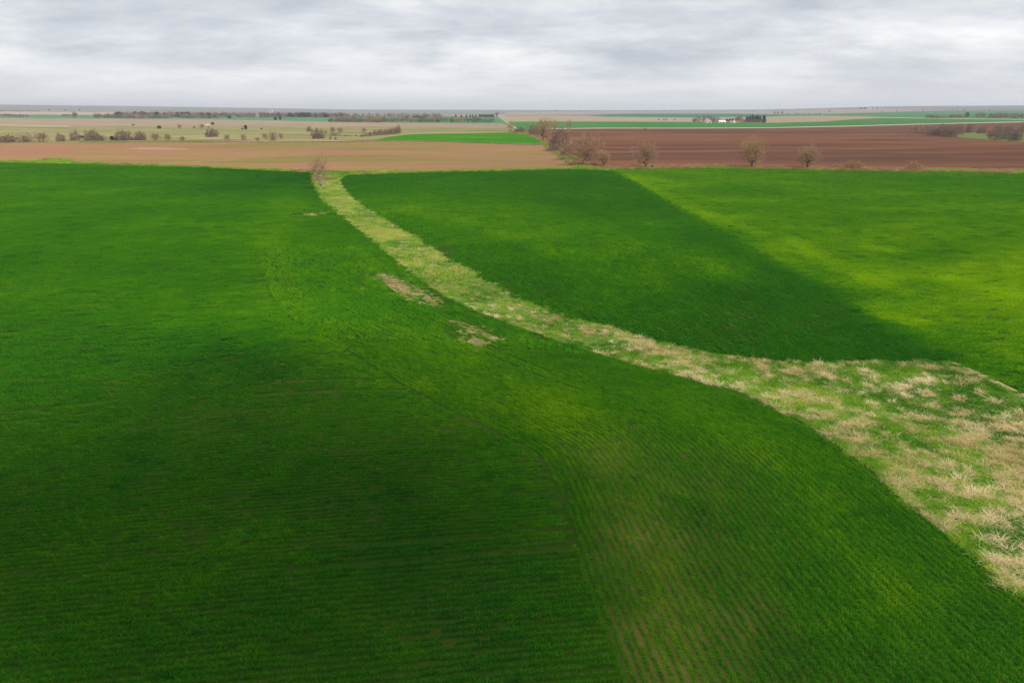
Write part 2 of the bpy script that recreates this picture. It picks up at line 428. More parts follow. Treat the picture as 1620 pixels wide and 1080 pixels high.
NAMES = {
    'plain': ('terrain', 'hazy low ridges of open farmland reaching to the horizon', 'terrain'),
    'pink_stubble': ('stubble_field', 'thin pinkish stubble field far off below the left horizon ridge', 'field'),
    'far_green': ('crop_field', 'hazy green crop field behind the long far tree belt', 'field'),
    'ridge_stubble': ('stubble_field', 'pinkish stubble slope under the right horizon ridge', 'field'),
    'hill_green': ('crop_field', 'green hillside field under the horizon at far right', 'field'),
    'teal_field': ('crop_field', 'narrow dark blue-green field beyond the farmstead', 'field'),
    'tan_field': ('fallow_field', 'long pale tan field behind the white farm buildings', 'field'),
    'pale_track': ('track', 'thin pale dirt track between far fields', 'track'),
    'green_strip': ('crop_field', 'long green strip field just beyond the pale gravel road', 'field'),
    'stubble_field': ('stubble_field', 'long beige stubble field behind the scrubby pasture', 'field'),
    'pasture': ('pasture', 'tan and green pasture dotted with leafless bushes', 'pasture'),
    'brown_field': ('tilled_field', 'orange-brown tilled field directly behind the left wheat', 'field'),
    'sprouted_field': ('crop_field', 'small bright green field behind the orange-brown field', 'field'),
    'ploughed_field': ('ploughed_field', 'wide dark red-brown ploughed field behind the row of bare trees', 'field'),
    'gravel_road': ('gravel_road', 'pale straight gravel road along the far edge of the ploughed field', 'road'),
    'hollow_grass': ('grass_hollow', 'small green hollow among bare trees in the ploughed field', 'grass'),
    'verge_grass': ('verge', 'grassy strip under the line of bare trees between two brown fields', 'verge'),
    'dry_verge': ('dry_verge', 'strip of dry orange grass along the near edge of the ploughed field', 'verge'),
    'field_margin': ('field_margin', 'thin light green margin between wheat and brown field', 'verge'),
    'left_wheat': ('wheat_soil', 'soil of the large wheat field left of the grassy waterway', 'field'),
    'middle_wheat': ('wheat_soil', 'soil of the darker wheat field right of the grassy waterway', 'field'),
    'right_wheat': ('wheat_soil', 'soil of the brighter yellow-green wheat field at far right', 'field'),
    'pale_streak': ('soil_patch', 'pale washed streaks of soil in the orange-brown tilled field', 'soil patch'),
    'bare_patch': ('soil_patch', 'pale bare soil patch in the wheat just left of the grassed waterway', 'soil patch'),
    'waterway_grass': ('grassed_waterway', 'pale curving grassed waterway bed between the wheat fields', 'waterway'),
    'sandy_track': ('track', 'sandy wheel track along the right edge of the grassed waterway', 'track'),
}


def link(o):
    scene.collection.objects.link(o); return o


def props(o, label=None, cat=None, group=None, kind=None):
    if label: o['label'] = label
    if cat: o['category'] = cat
    if group: o['group'] = group
    if kind: o['kind'] = kind
    return o


def np_mesh(name, v, f, mat=None, smooth_=False):
    me = bpy.data.meshes.new(name)
    v = np.asarray(v, np.float32)
    if isinstance(f, np.ndarray):
        me.vertices.add(len(v)); me.vertices.foreach_set('co', v.ravel())
        k = f.shape[1]
        me.loops.add(f.size); me.loops.foreach_set('vertex_index', f.astype(np.int32).ravel())
        me.polygons.add(len(f)); me.polygons.foreach_set('loop_start', np.arange(0, f.size, k, dtype=np.int32))
        me.update(calc_edges=True); me.validate()
    else:
        me.from_pydata([tuple(p) for p in v], [], f); me.update()
    if mat: me.materials.append(mat)
    if smooth_:
        me.polygons.foreach_set('use_smooth', [True] * len(me.polygons))
    return me


groups = {}
for i in range(len(world_polys) + 1):
    k = 'plain' if i == 0 else world_polys[i - 1][0]
    groups.setdefault(k if k != 'pale_track' else ('pale_track', i), []).append(i)
trk = ['thin pale dirt track on the far hillside at right', 'thin pale dirt track along the pasture at far left',
       'pale farm lane running away between far fields near the centre']
ti = 0
for key, ids in groups.items():
    k = key if isinstance(key, str) else key[0]
    m = np.isin(cls, ids)
    if not m.any():
        if k == 'pale_track': ti += 1
        continue
    f = F[m]; uq, inv = np.unique(f, return_inverse=True)
    v = np.column_stack([V[uq], Z[uq]])
    f = inv.reshape(f.shape)
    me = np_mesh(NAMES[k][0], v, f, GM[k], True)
    o = link(bpy.data.objects.new(NAMES[k][0], me))
    lab = NAMES[k][1]
    if k == 'left_wheat': soil_obj = o
    if k == 'pale_track': lab = trk[ti]; ti += 1
    props(o, lab, NAMES[k][2], None, 'structure')

# ------------------------------------------------------------------ blades and tufts
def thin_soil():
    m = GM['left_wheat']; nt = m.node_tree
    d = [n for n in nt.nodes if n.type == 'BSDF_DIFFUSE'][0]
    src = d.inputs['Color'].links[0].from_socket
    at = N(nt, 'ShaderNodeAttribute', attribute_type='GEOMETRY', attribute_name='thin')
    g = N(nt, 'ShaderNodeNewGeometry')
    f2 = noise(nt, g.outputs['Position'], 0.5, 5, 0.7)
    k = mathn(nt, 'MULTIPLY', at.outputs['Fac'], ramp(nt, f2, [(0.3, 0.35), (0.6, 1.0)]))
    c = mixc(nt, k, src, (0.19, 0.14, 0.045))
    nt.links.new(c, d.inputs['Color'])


thin_soil()


def foliage_mat(name, dark, mid, bright, transl=0.35, mott=0.0, dead=None):
    """colour by the tint stored where each clump grows (wheat: vigour plus painted shade and sun) plus a per-blade variation"""
    m, nt, out = newmat(name)
    at = N(nt, 'ShaderNodeAttribute', attribute_type='INSTANCER', attribute_name='tint')
    ar = N(nt, 'ShaderNodeAttribute', attribute_type='GEOMETRY', attribute_name='rnd')
    g = N(nt, 'ShaderNodeNewGeometry')
    mo = noise(nt, mapping(nt, g.outputs['Position'], (1, 1, 0.0)), 0.35, 5, 0.7)
    mo2 = noise(nt, mapping(nt, g.outputs['Position'], (1, 1, 0.0)), 0.06, 3, 0.6)
    t = mathn(nt, 'ADD', at.outputs['Fac'], mathn(nt, 'MULTIPLY', mathn(nt, 'SUBTRACT', mo, 0.5), mott))
    t = mathn(nt, 'ADD', t, mathn(nt, 'MULTIPLY', mathn(nt, 'SUBTRACT', mo2, 0.5), mott))
    t = mathn(nt, 'ADD', t, mathn(nt, 'MULTIPLY', mathn(nt, 'SUBTRACT', ar.outputs['Fac'], 0.5), 0.30))
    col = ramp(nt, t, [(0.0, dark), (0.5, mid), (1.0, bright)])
    if dead:
        dd = mathn(nt, 'GREATER_THAN', ar.outputs['Fac'], 0.965)
        col = mixc(nt, dd, col, dead)
    di = N(nt, 'ShaderNodeBsdfDiffuse'); tr = N(nt, 'ShaderNodeBsdfTranslucent')
    nt.links.new(col, di.inputs[0]); nt.links.new(col, tr.inputs[0])
    mx = N(nt, 'ShaderNodeMixShader'); mx.inputs[0].default_value = transl
    nt.links.new(di.outputs[0], mx.inputs[1]); nt.links.new(tr.outputs[0], mx.inputs[2])
    nt.links.new(mx.outputs[0], out.inputs[0])
    return m


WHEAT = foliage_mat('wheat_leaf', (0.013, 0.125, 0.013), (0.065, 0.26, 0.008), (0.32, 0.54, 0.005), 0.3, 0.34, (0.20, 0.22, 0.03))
GRASS = foliage_mat('grass_leaf', (0.06, 0.22, 0.015), (0.20, 0.40, 0.025), (0.46, 0.52, 0.09), 0.3, 0.8, (0.6, 0.52, 0.30))
STRAW = foliage_mat('straw', (0.44, 0.36, 0.13), (0.64, 0.52, 0.26), (0.86, 0.74, 0.47), 0.25, 0.6)


def blades(n, base, h, w, lean, rs, curl=0.5, up=1.0):
    """n bent leaves; base(n)->(n,2) foot points"""
    b = base(n)
    az = rs.uniform(0, 2 * math.pi, n); fz = rs.uniform(0, math.pi, n)
    hh = h[0] + (h[1] - h[0]) * rs.random(n); ln = lean[0] + (lean[1] - lean[0]) * rs.random(n)
    dx, dy = np.cos(az), np.sin(az); wx, wy = np.cos(fz) * w / 2, np.sin(fz) * w / 2
    l1 = hh * 0.55; l2 = hh * 0.6
    mx = b[:, 0] + dx * l1 * np.sin(ln); my = b[:, 1] + dy * l1 * np.sin(ln); mz = l1 * np.cos(ln)
    l3 = np.minimum(ln + curl * (0.5 + rs.random(n)), 1.9)
    tx = mx + dx * l2 * np.sin(l3); ty = my + dy * l2 * np.sin(l3); tz = np.maximum(mz + l2 * np.cos(l3), 0.01)
    v = np.empty((n, 5, 3))
    v[:, 0] = np.column_stack([b[:, 0] - wx, b[:, 1] - wy, np.full(n, -0.02)])
    v[:, 1] = np.column_stack([b[:, 0] + wx, b[:, 1] + wy, np.full(n, -0.02)])
    v[:, 2] = np.column_stack([mx + wx, my + wy, mz]); v[:, 3] = np.column_stack([mx - wx, my - wy, mz])
    v[:, 4] = np.column_stack([tx, ty, tz])
    i = np.arange(n)[:, None] * 5
    f = np.concatenate([i + np.array([[0, 1, 2]]), i + np.array([[0, 2, 3]]), i + np.array([[3, 2, 4]])])
    rnd = np.repeat(rs.random(n), 5)
    return v.reshape(-1, 3), f, rnd


def clump_src(name, mat, parts):
    vs_, fs, rd, o = [], [], [], 0
    for v, f, r_ in parts:
        vs_.append(v); fs.append(f + o); rd.append(r_); o += len(v)
    me = np_mesh(name, np.vstack(vs_), np.vstack(fs), mat)
    a = me.attributes.new('rnd', 'FLOAT', 'POINT'); a.data.foreach_set('value', np.concatenate(rd).astype(np.float32))
    return bpy.data.objects.new(name, me)     # never linked: only the scatter uses it


def scatter(name, pos, rz, sc, idx, tint, srcs, label, cat):
    n = len(pos)
    me = bpy.data.meshes.new(name); me.vertices.add(n)
    me.vertices.foreach_set('co', np.asarray(pos, np.float32).ravel())
    for nm, tp, val in (('rz', 'FLOAT', rz), ('sc', 'FLOAT', sc), ('tint', 'FLOAT', tint), ('idx', 'INT', idx)):
        a = me.attributes.new(nm, tp, 'POINT')
        a.data.foreach_set('value', np.asarray(val, np.float32 if tp == 'FLOAT' else np.int32))
    me.update()
    o = link(bpy.data.objects.new(name, me))
    props(o, label, cat, None, 'stuff')
    ng = bpy.data.node_groups.new(name, 'GeometryNodeTree')
    ng.interface.new_socket('Geometry', in_out='INPUT', socket_type='NodeSocketGeometry')
    ng.interface.new_socket('Geometry', in_out='OUTPUT', socket_type='NodeSocketGeometry')
    gi = ng.nodes.new('NodeGroupInput'); go = ng.nodes.new('NodeGroupOutput')
    iop = ng.nodes.new('GeometryNodeInstanceOnPoints')
    gti = ng.nodes.new('GeometryNodeGeometryToInstance')
    for s in reversed(srcs):
        oi = ng.nodes.new('GeometryNodeObjectInfo'); oi.inputs['Object'].default_value = s
        oi.inputs['As Instance'].default_value = False
        ng.links.new(oi.outputs['Geometry'], gti.inputs[0])
    def attr(nm, tp):
        a = ng.nodes.new('GeometryNodeInputNamedAttribute'); a.data_type = tp; a.inputs[0].default_value = nm
        return a.outputs[0]
    cx = ng.nodes.new('ShaderNodeCombineXYZ'); ng.links.new(attr('rz', 'FLOAT'), cx.inputs[2])
    er = ng.nodes.new('FunctionNodeEulerToRotation'); ng.links.new(cx.outputs[0], er.inputs[0])
    ng.links.new(gi.outputs[0], iop.inputs['Points']); ng.links.new(gti.outputs[0], iop.inputs['Instance'])
    iop.inputs['Pick Instance'].default_value = True
    ng.links.new(attr('idx', 'INT'), iop.inputs['Instance Index'])
    ng.links.new(er.outputs[0], iop.inputs['Rotation'])
    ng.links.new(attr('sc', 'FLOAT'), iop.inputs['Scale'])
    ng.links.new(iop.outputs[0], go.inputs[0])
    md = o.modifiers.new('scatter', 'NODES'); md.node_group = ng
    return o


def fld(x, y, anchors, power=2.6):
    """value field in the plane through measured spots; distances judged relative to how far away they lie"""
    L = np.log(np.maximum(y, 4.0)); A = x / np.maximum(y, 4.0)
    num = np.zeros(len(x)); den = np.zeros(len(x))
    for (ax, ay), val in anchors:
        d = np.hypot((A - ax / ay) * 1.0, (L - math.log(ay)) * 0.9) + 0.03
        w = 1 / d ** power
        num += w * val; den += w
    return num / den


def anch(lst):
    return [(ground(u, v)[:2], t) for u, v, t in lst]


def in_view(x, y, z, mu=130, mv=90):
    u, v = to_px(x, y, z)
    return (u > -mu) & (u < 1620 + mu) & (v < 1080 + mv) & (y > 3)


VIG_SHADE_L = anch([(60, 290, .42), (200, 275, .36), (300, 330, .40), (420, 290, .18), (470, 280, .12), (250, 400, .38), (60, 420, .36), (450, 380, .42), (560, 400, .42),
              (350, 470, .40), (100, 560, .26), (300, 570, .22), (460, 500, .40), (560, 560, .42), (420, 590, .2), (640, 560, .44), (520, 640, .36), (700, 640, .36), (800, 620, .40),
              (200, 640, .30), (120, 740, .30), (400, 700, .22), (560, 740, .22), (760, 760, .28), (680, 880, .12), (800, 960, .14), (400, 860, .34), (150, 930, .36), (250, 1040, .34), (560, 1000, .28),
              (950, 760, .36), (1040, 900, .42), (1150, 800, .34), (1250, 900, .38), (1400, 960, .42), (1350, 1060, .32), (1080, 1050, .40), (1100, 640, .40), (1180, 700, .46), (1300, 800, .40), (1560, 1040, .34), (870, 560, .26), (1000, 600, .32), (760, 500, .26)])  # crop vigour, with the shaded dark areas painted in as lower tint
VIG_SHADE_M = anch([(600, 285, .16), (700, 290, .28), (850, 280, .16), (950, 280, .16), (1000, 330, .26), (650, 330, .42), (750, 350, .46), (850, 360, .40), (900, 400, .44), (780, 420, .30), (1000, 390, .50), (1080, 420, .52), (1130, 430, .5),
              (1180, 470, .08), (1240, 470, .04), (1100, 470, .16), (1020, 450, .34), (950, 470, .28), (1000, 510, .16), (1150, 540, .10), (1300, 520, .08), (1400, 555, .10), (1200, 430, .24), (1120, 380, .18), (880, 460, .24)])  # crop vigour, with shade over the dark wedge put into the tint
VIG_SUN_R = anch([(1010, 285, .66), (1100, 280, .5), (1090, 330, .62), (1200, 300, .46), (1400, 290, .46), (1580, 290, .44), (1200, 350, .58), (1350, 340, .50), (1560, 360, .48), (1250, 400, .64), (1180, 372, .5), (1300, 430, .52), (1380, 445, .78),
              (1450, 400, .54), (1430, 395, .7), (1500, 440, .72), (1600, 470, .82), (1400, 490, .62), (1450, 500, .68), (1600, 420, .74), (1330, 470, .4), (1420, 530, .42), (1520, 540, .50), (1600, 540, .62), (1600, 600, .50), (1560, 500, .62)])  # crop vigour, with sun patches painted in as brighter tint
THIN = anch([(880, 860, 0), (915, 960, 0), (930, 1060, 0.1), (870, 760, 0), (850, 690, 0), (945, 880, .6), (975, 1000, .9), (900, 700, .5), (960, 720, .75), (1010, 850, .95), (1030, 1050, 1.0), (1150, 1000, .7), (1250, 1050, .35), (1100, 780, .6), (860, 900, 0), (600, 900, 0), (300, 900, 0), (1300, 860, .1), (1400, 1000, .1),
             (850, 600, .3), (700, 650, 0), (1100, 650, .1), (1250, 750, .1), (500, 500, 0), (300, 300, 0), (1600, 1050, 0), (980, 640, .3), (1180, 880, .45), (650, 480, .4)])

# soft swaths of lusher or paler crop along the drill lines, plus shade and sun patches painted into the tint: centre line, half width in px there, tint change
def swath_pts(lst):
    out = []
    for line, wpx, dt in lst:
        P = [ground(*p)[:2] for p in spline(line, 30)]
        A_ = np.array([(p[0] / p[1], math.log(p[1])) for p in P])
        out.append((A_, wpx, dt))
    return out


def swaths(x, y, S_):
    t = np.zeros(len(x)); A = x / np.maximum(y, 4.0); L = np.log(np.maximum(y, 4.0))
    for line, w, dt in S_:
        # half width is given as an angle (px / 1080) across, and the same share of log distance along
        t += 0.65 * dt * np.exp(-(poly_dist(A, L * 0.55, [(p[0], p[1] * 0.55) for p in line]) / (w / 1080.0)) ** 2)
    return t


SW_L = swath_pts([([(470, 300), (430, 380), (450, 470), (540, 560), (680, 620), (820, 640), (900, 690)], 42, .16), ([(560, 390), (600, 430), (700, 520), (800, 580)], 22, .10),
                  ([(0, 420), (150, 350), (330, 300), (480, 280)], 26, -.13), ([(0, 330), (150, 305), (320, 290)], 14, .12), ([(200, 740), (270, 640), (350, 555), (420, 590), (520, 650)], 34, -.12),  # last swath here and first below paint the knoll's shadow into the tint
                  ([(350, 548), (400, 575)], 30, -.10), ([(880, 640), (960, 720), (1030, 860), (1080, 1060)], 60, .20), ([(1090, 820), (1180, 960), (1260, 1080)], 36, -.16), ([(1080, 640), (1200, 720), (1330, 840), (1440, 960)], 34, .14),
                  ([(1120, 615), (1240, 670), (1350, 760), (1480, 880)], 22, -.10), ([(1380, 900), (1500, 1000)], 40, .10), ([(880, 560), (980, 600)], 25, -.12), ([(120, 900), (300, 850), (430, 870)], 50, .08), ([(620, 820), (700, 960), (800, 1060)], 80, -.08)])
SW_M = swath_pts([([(640, 330), (760, 360), (900, 400), (1050, 400), (1180, 430)], 26, .16), ([(780, 300), (900, 320), (1000, 360)], 12, -.10), ([(930, 300), (1020, 350), (1110, 400)], 14, .08),
                  ([(1060, 425), (1160, 462), (1270, 470), (1380, 530)], 22, -.14), ([(700, 345), (830, 400), (960, 450), (1060, 480)], 10, -.08), ([(980, 290), (1090, 360), (1200, 418), (1300, 470)], 12, -.10)])
SW_R = swath_pts([([(985, 281), (1060, 315), (1130, 345), (1210, 372)], 16, .22), ([(1250, 380), (1330, 425), (1400, 445)], 18, .26), ([(1370, 390), (1420, 400)], 10, .24), ([(1490, 440), (1540, 443)], 10, .26), ([(1380, 500), (1460, 510)], 12, .2),  # short bright swaths paint patches of sunlight into the crop tint
                  ([(1560, 458), (1640, 470)], 12, .26), ([(1520, 420), (1640, 425)], 9, .22), ([(1080, 300), (1300, 310), (1600, 300)], 9, .10), ([(1100, 330), (1300, 345), (1620, 330)], 10, -.10), ([(1240, 365), (1360, 372), (1500, 360)], 8, -.10), ([(1480, 400), (1620, 395)], 8, -.1)])
SEAM_W = [ground(*p)[:2] for p in seam]

# crop skips and bare spots: centre pixel, half-lengths in metres along/across, direction, strength
BARE = []
for u, v, a, b, ang, s in [(626, 449, 5.5, 1.6, -62, 1.0), (655, 463, 6.5, 2.6, -58, .72), (680, 474, 4.5, 2.0, -55, .75), (605, 436, 4, .8, 5, .9), (745, 520, 5, 1.6, -50, .5), (752, 538, 4.5, 1.5, -40, .55), (770, 530, 4, 1.2, -50, .4),
                           (492, 339, 6, 2.2, 10, .8), (505, 334, 4, 1.2, 20, .7), (575, 452, 3, .5, -60, .6), (895, 790, .5, .35, 70, 1), (487, 1010, .45, .25, 0, .9), (1170, 360, 3, .5, -50, .7), (300, 631, 1.9, .12, 4, 1), (235, 722, .7, .1, 3, 1)]:
    p = ground(u, v); BARE.append((p[0], p[1], a, b, R(ang), s))


def bare(x, y):
    k = np.zeros(len(x))
    for cx_, cy_, a, b, ang, s in BARE:
        dx, dy = x - cx_, y - cy_
        p = (dx * math.cos(ang) + dy * math.sin(ang)) / a; q = (-dx * math.sin(ang) + dy * math.cos(ang)) / b
        r2 = p * p + q * q
        k = np.maximum(k, s * np.clip(1.5 - r2, 0, 1))
    return k


def value_noise(x, y, scale, seed):
    g = np.random.default_rng(seed).random((256, 256))
    fx, fy = x / scale, y / scale
    ix, iy = np.floor(fx).astype(int), np.floor(fy).astype(int)
    tx, ty = smooth(fx - ix), smooth(fy - iy)
    a = g[ix % 256, iy % 256]; b = g[(ix + 1) % 256, iy % 256]; c = g[ix % 256, (iy + 1) % 256]; d = g[(ix + 1) % 256, (iy + 1) % 256]
    return (a * (1 - tx) + b * tx) * (1 - ty) + (c * (1 - tx) + d * tx) * ty


# wheat clumps: pieces of drill row
rs = np.random.default_rng(3)
ROW = 0.40


def rowbase(L, spread):
    return lambda n: np.column_stack([rs.uniform(-L / 2, L / 2, n), rs.normal(0, spread, n)])


W0 = [clump_src('wheat_row_piece', WHEAT, [blades(120, rowbase(0.66, 0.075), (0.12, 0.26), 0.018, (0.15, 0.95), rs, 0.8)]) for _ in range(5)]
W1 = [clump_src('wheat_row_stretch', WHEAT, [blades(190, rowbase(1.25, 0.085), (0.13, 0.27), 0.034, (0.15, 0.9), rs, 0.8)]) for _ in range(3)]


def patchbase(L, nrow, spread):
    def f(n):
        r = rs.integers(0, nrow, n)
        return np.column_stack([rs.uniform(-L / 2, L / 2, n), (r - (nrow - 1) / 2) * ROW + rs.normal(0, spread, n)])
    return f


W2 = [clump_src('wheat_patch', WHEAT, [blades(620, patchbase(2.1, 5, 0.09), (0.13, 0.27), 0.05, (0.15, 0.9), rs, 0.8)]) for _ in range(3)]

# smooth left waterway edge in the plane, with offset curves as drill rows
edge = np.array([ground(*p)[:2] for p in spline([p for p in WL if p[1] > 300][::3], 6)])
seg = np.hypot(*np.diff(edge, axis=0).T); s_ = np.concatenate([[0], np.cumsum(seg)])
S = np.arange(0, s_[-1], 1.0)
E = np.column_stack([np.interp(S, s_, edge[:, 0]), np.interp(S, s_, edge[:, 1])])
for _ in range(60):
    E[1:-1] = 0.25 * E[:-2] + 0.5 * E[1:-1] + 0.25 * E[2:]
T = np.gradient(E, axis=0); T /= np.linalg.norm(T, axis=1)[:, None]
NRM = np.column_stack([T[:, 1], -T[:, 0]])       # to the right of travel = into the left field
if ((E + NRM * 3)[:, 0] - E[:, 0]).mean() > 0:
    NRM = -NRM
HEAD = 51       # rows in the headland
HW = HEAD * ROW


def offset_rows(piece, rmin, rmax):
    P, A = [], []
    for k in range(HEAD):
        d = 0.35 + k * ROW
        C = E + NRM * d
        sg = np.hypot(*np.diff(C, axis=0).T); cs = np.concatenate([[0], np.cumsum(sg)])
        ss = np.arange(rs.uniform(0, piece), cs[-1], piece)
        x = np.interp(ss, cs, C[:, 0]); y = np.interp(ss, cs, C[:, 1])
        tx = np.interp(ss, cs, T[:, 0]); ty = np.interp(ss, cs, T[:, 1])
        r = np.hypot(x, y); m = (r >= rmin) & (r < rmax)
        P.append(np.column_stack([x, y])[m]); A.append(np.arctan2(ty, tx)[m])
    return np.vstack(P), np.concatenate(A)


Eline = [tuple(p) for p in E[::4]]
_v = soil_obj.data.vertices; _c = np.empty(len(_v) * 3); _v.foreach_get('co', _c); _c = _c.reshape(-1, 3)
_a = soil_obj.data.attributes.new('thin', 'FLOAT', 'POINT')
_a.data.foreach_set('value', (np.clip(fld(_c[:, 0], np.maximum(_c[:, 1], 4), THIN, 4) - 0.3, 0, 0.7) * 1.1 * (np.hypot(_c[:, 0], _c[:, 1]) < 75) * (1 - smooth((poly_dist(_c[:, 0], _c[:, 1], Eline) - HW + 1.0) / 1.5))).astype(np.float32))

lw, mw, rw, ww = WP['left_wheat'], WP['middle_wheat'], WP['right_wheat'], WP['waterway_grass']


def lattice(piece, rowsp, ang, xr, yr):
    """row lattice turned by ang covering a box"""
    c, s = math.cos(ang), math.sin(ang)
    cx0, cy0 = (xr[0] + xr[1]) / 2, (yr[0] + yr[1]) / 2
    hx = math.hypot(xr[1] - xr[0], yr[1] - yr[0]) / 2
    a = np.arange(-hx, hx, piece); b = np.arange(-hx, hx, rowsp)
    ga, gb = np.meshgrid(a, b)
    ga = ga + np.random.default_rng(5).uniform(0, piece, len(b))[:, None]
    x = cx0 + ga * c - gb * s; y = cy0 + ga * s + gb * c
    m = (x > xr[0]) & (x < xr[1]) & (y > yr[0]) & (y < yr[1])
    return np.column_stack([x[m], y[m]])


store = {0: [], 1: [], 2: []}


def add(lod, P, A, which, headland=False):
    x, y = P[:, 0], P[:, 1]
    z = height(x, y)
    m = in_view(x, y, z)
    x, y, z, A = x[m], y[m], z[m], A[m]
    poly = {'L': lw, 'M': mw, 'R': rw}[which]
    jx = (value_noise(x, y, 1.6, 51) - 0.5) * 1.6 + (value_noise(x, y, 6, 52) - 0.5) * 1.2; jy = (value_noise(x, y, 1.6, 53) - 0.5) * 1.6
    m = inside(x + jx, y + jy, poly)
    if which != 'L' or True:
        m &= ~inside(x + jx, y + jy, ww)
    m &= ~inside(x, y, WP['sandy_track'])
    m0 = m
    x, y, z, A = x[m], y[m], z[m], A[m]
    t = fld(x, y, {'L': VIG_SHADE_L, 'M': VIG_SHADE_M, 'R': VIG_SUN_R}[which], 3.6) + swaths(x, y, {'L': SW_L, 'M': SW_M, 'R': SW_R}[which])
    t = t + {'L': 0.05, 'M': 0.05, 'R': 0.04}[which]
    if which == 'R':
        ds = poly_dist(x, y, SEAM_W); wl_ = 1.7
        w_ = np.exp(-(ds / wl_) ** 2)
        t = t * (1 - w_) + w_ * (fld(x, y, VIG_SHADE_M, 3.6) + 0.1)
    th = fld(x, y, THIN, 2.2) if which == 'L' else np.zeros(len(x))
    b = bare(x, y)
    for q in BP:
        er_ = poly_dist(x, y, Eline)
        b = np.maximum(b, inside(x + jx[m0] * 1.2, y + jy[m0] * 1.2, q) * np.clip(1.5 * value_noise(er_ * 1.1, (x - y) * 0.12, 0.8, 61) + 0.5 * (value_noise(x, y, 2.2, 63) - 0.5) - 0.22, 0, 0.8))
    if which == 'L':
        de = poly_dist(x, y, Eline); th = th * (0.25 + 0.75 * (de < HW)); gate = value_noise(x, y, 7, 62)
        tr_ = (np.abs(np.abs(de - 9.2) - 0.9) < 0.2) & (gate > 0.5) & (np.hypot(x, y) < 90) & (np.hypot(x, y) > 52)
        tr_ |= (np.abs(de - HW) < 0.16) & (gate > 0.5) & (np.hypot(x, y) < 62)
        cc_ = (-x * math.sin(ANG) + y * math.cos(ANG)) % 21.0
        tr_ |= (de > HW) & (np.abs(np.abs(cc_ - 10) - 0.9) < 0.2) & (gate > 0.52)
        b = np.maximum(b, tr_ * np.where(np.hypot(x, y) < R0, 0.75, 0.45))
    keep = rs.random(len(x)) > b * 1.05
    sc = (1.0 - 0.26 * th) * rs.uniform(0.85, 1.15, len(x)) * (1 - 0.4 * b)
    if lod == 2:
        sc = rs.uniform(0.9, 1.1, len(x))
    elif lod == 1:
        sc = rs.uniform(0.8, 1.2, len(x)) * (1 - 0.3 * b) * (1 - 0.12 * th)
    if lod < 2:
        c_, s__ = np.cos(A), np.sin(A)
        al, ac = x * c_ + y * s__, -x * s__ + y * c_
        sc = sc * ((0.72 + 0.56 * value_noise(al, ac * 2.2, 1.3, 31)) if not headland else (0.9 + 0.2 * value_noise(al, ac * 2.2, 1.3, 31))) * (0.85 + 0.3 * value_noise(x, y, 5.0, 32))
        t = t + 0.12 * (value_noise(al, ac * 1.6, 2.0, 33) - 0.5)
        jt = rs.normal(0, 0.035, len(x)); x = x - s__ * jt; y = y + c_ * jt
        keep &= (rs.random(len(x)) > 0.05) | headland
    t = t + rs.normal(0, 0.045 if lod < 2 else 0.03, len(x)) - 0.16 * (rs.random(len(x)) < 0.07)
    t = t + 0.11 * (value_noise(x * 0.3, y, 9.0, 34) - 0.5) + 0.10 * (value_noise(x, y, 22.0, 35) - 0.5)
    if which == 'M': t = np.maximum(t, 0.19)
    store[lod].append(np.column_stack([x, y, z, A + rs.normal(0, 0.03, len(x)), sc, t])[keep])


R0, R1 = 62.0, 120.0
ANG = R(7)
# headland rows along the waterway
P, A = offset_rows(0.42, 0, R0); add(0, P, A, 'L', True)
P, A = offset_rows(1.15, R0, R1); add(1, P, A, 'L')
# straight rows of the rest of the left field
ANG = R(7)
P = lattice(0.58, ROW, ANG, (-75, 40), (12, 66)); r = np.hypot(*P.T)
P = P[(r < R0) & (poly_dist(P[:, 0], P[:, 1], Eline) > HW - 0.05)]; add(0, P, np.full(len(P), ANG), 'L')
P = lattice(1.15, ROW, ANG, (-130, 60), (20, 125)); r = np.hypot(*P.T)
P = P[(r >= R0) & (r < R1)]; P = P[poly_dist(P[:, 0], P[:, 1], Eline) > HW + 0.2]; add(1, P, np.full(len(P), ANG), 'L')
P = lattice(1.9, ROW * 5, ANG, (-330, 20), (60, 330)); r = np.hypot(*P.T)
P = P[r >= R1]; add(2, P, np.full(len(P), ANG), 'L')
# middle field: rows run away from the camera
AM = R(97)
P = lattice(1.15, ROW, AM, (-10, 80), (40, 125)); r = np.hypot(*P.T); P = P[r < R1]; add(1, P, np.full(len(P), AM), 'M')
P = lattice(1.9, ROW * 5, AM, (-90, 90), (60, 330)); r = np.hypot(*P.T); P = P[r >= R1]; add(2, P, np.full(len(P), AM), 'M')
# right field: rows run across
AR = R(-3)
P = lattice(1.15, ROW, AR, (30, 120), (30, 125)); r = np.hypot(*P.T); P = P[r < R1]; add(1, P, np.full(len(P), AR), 'R')
P = lattice(1.9, ROW * 5, AR, (20, 330), (60, 330)); r = np.hypot(*P.T); P = P[r >= R1]; add(2, P, np.full(len(P), AR), 'R')

for lod, srcs, lab in ((0, W0, 'lush green young wheat growing in drill rows in the foreground'),
                       (1, W1, 'green young wheat in rows across the middle of the fields'),
                       (2, W2, 'dense green young wheat in the far part of the fields')):
    D = np.vstack(store[lod]); print('wheat', lod, len(D))
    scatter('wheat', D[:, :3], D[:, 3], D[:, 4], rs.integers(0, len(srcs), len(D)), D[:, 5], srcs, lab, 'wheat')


# ------------------------------------------------------------------ waterway tufts
def disc(rad):
    return lambda n: np.column_stack([rs.normal(0, rad, n), rs.normal(0, rad, n)])


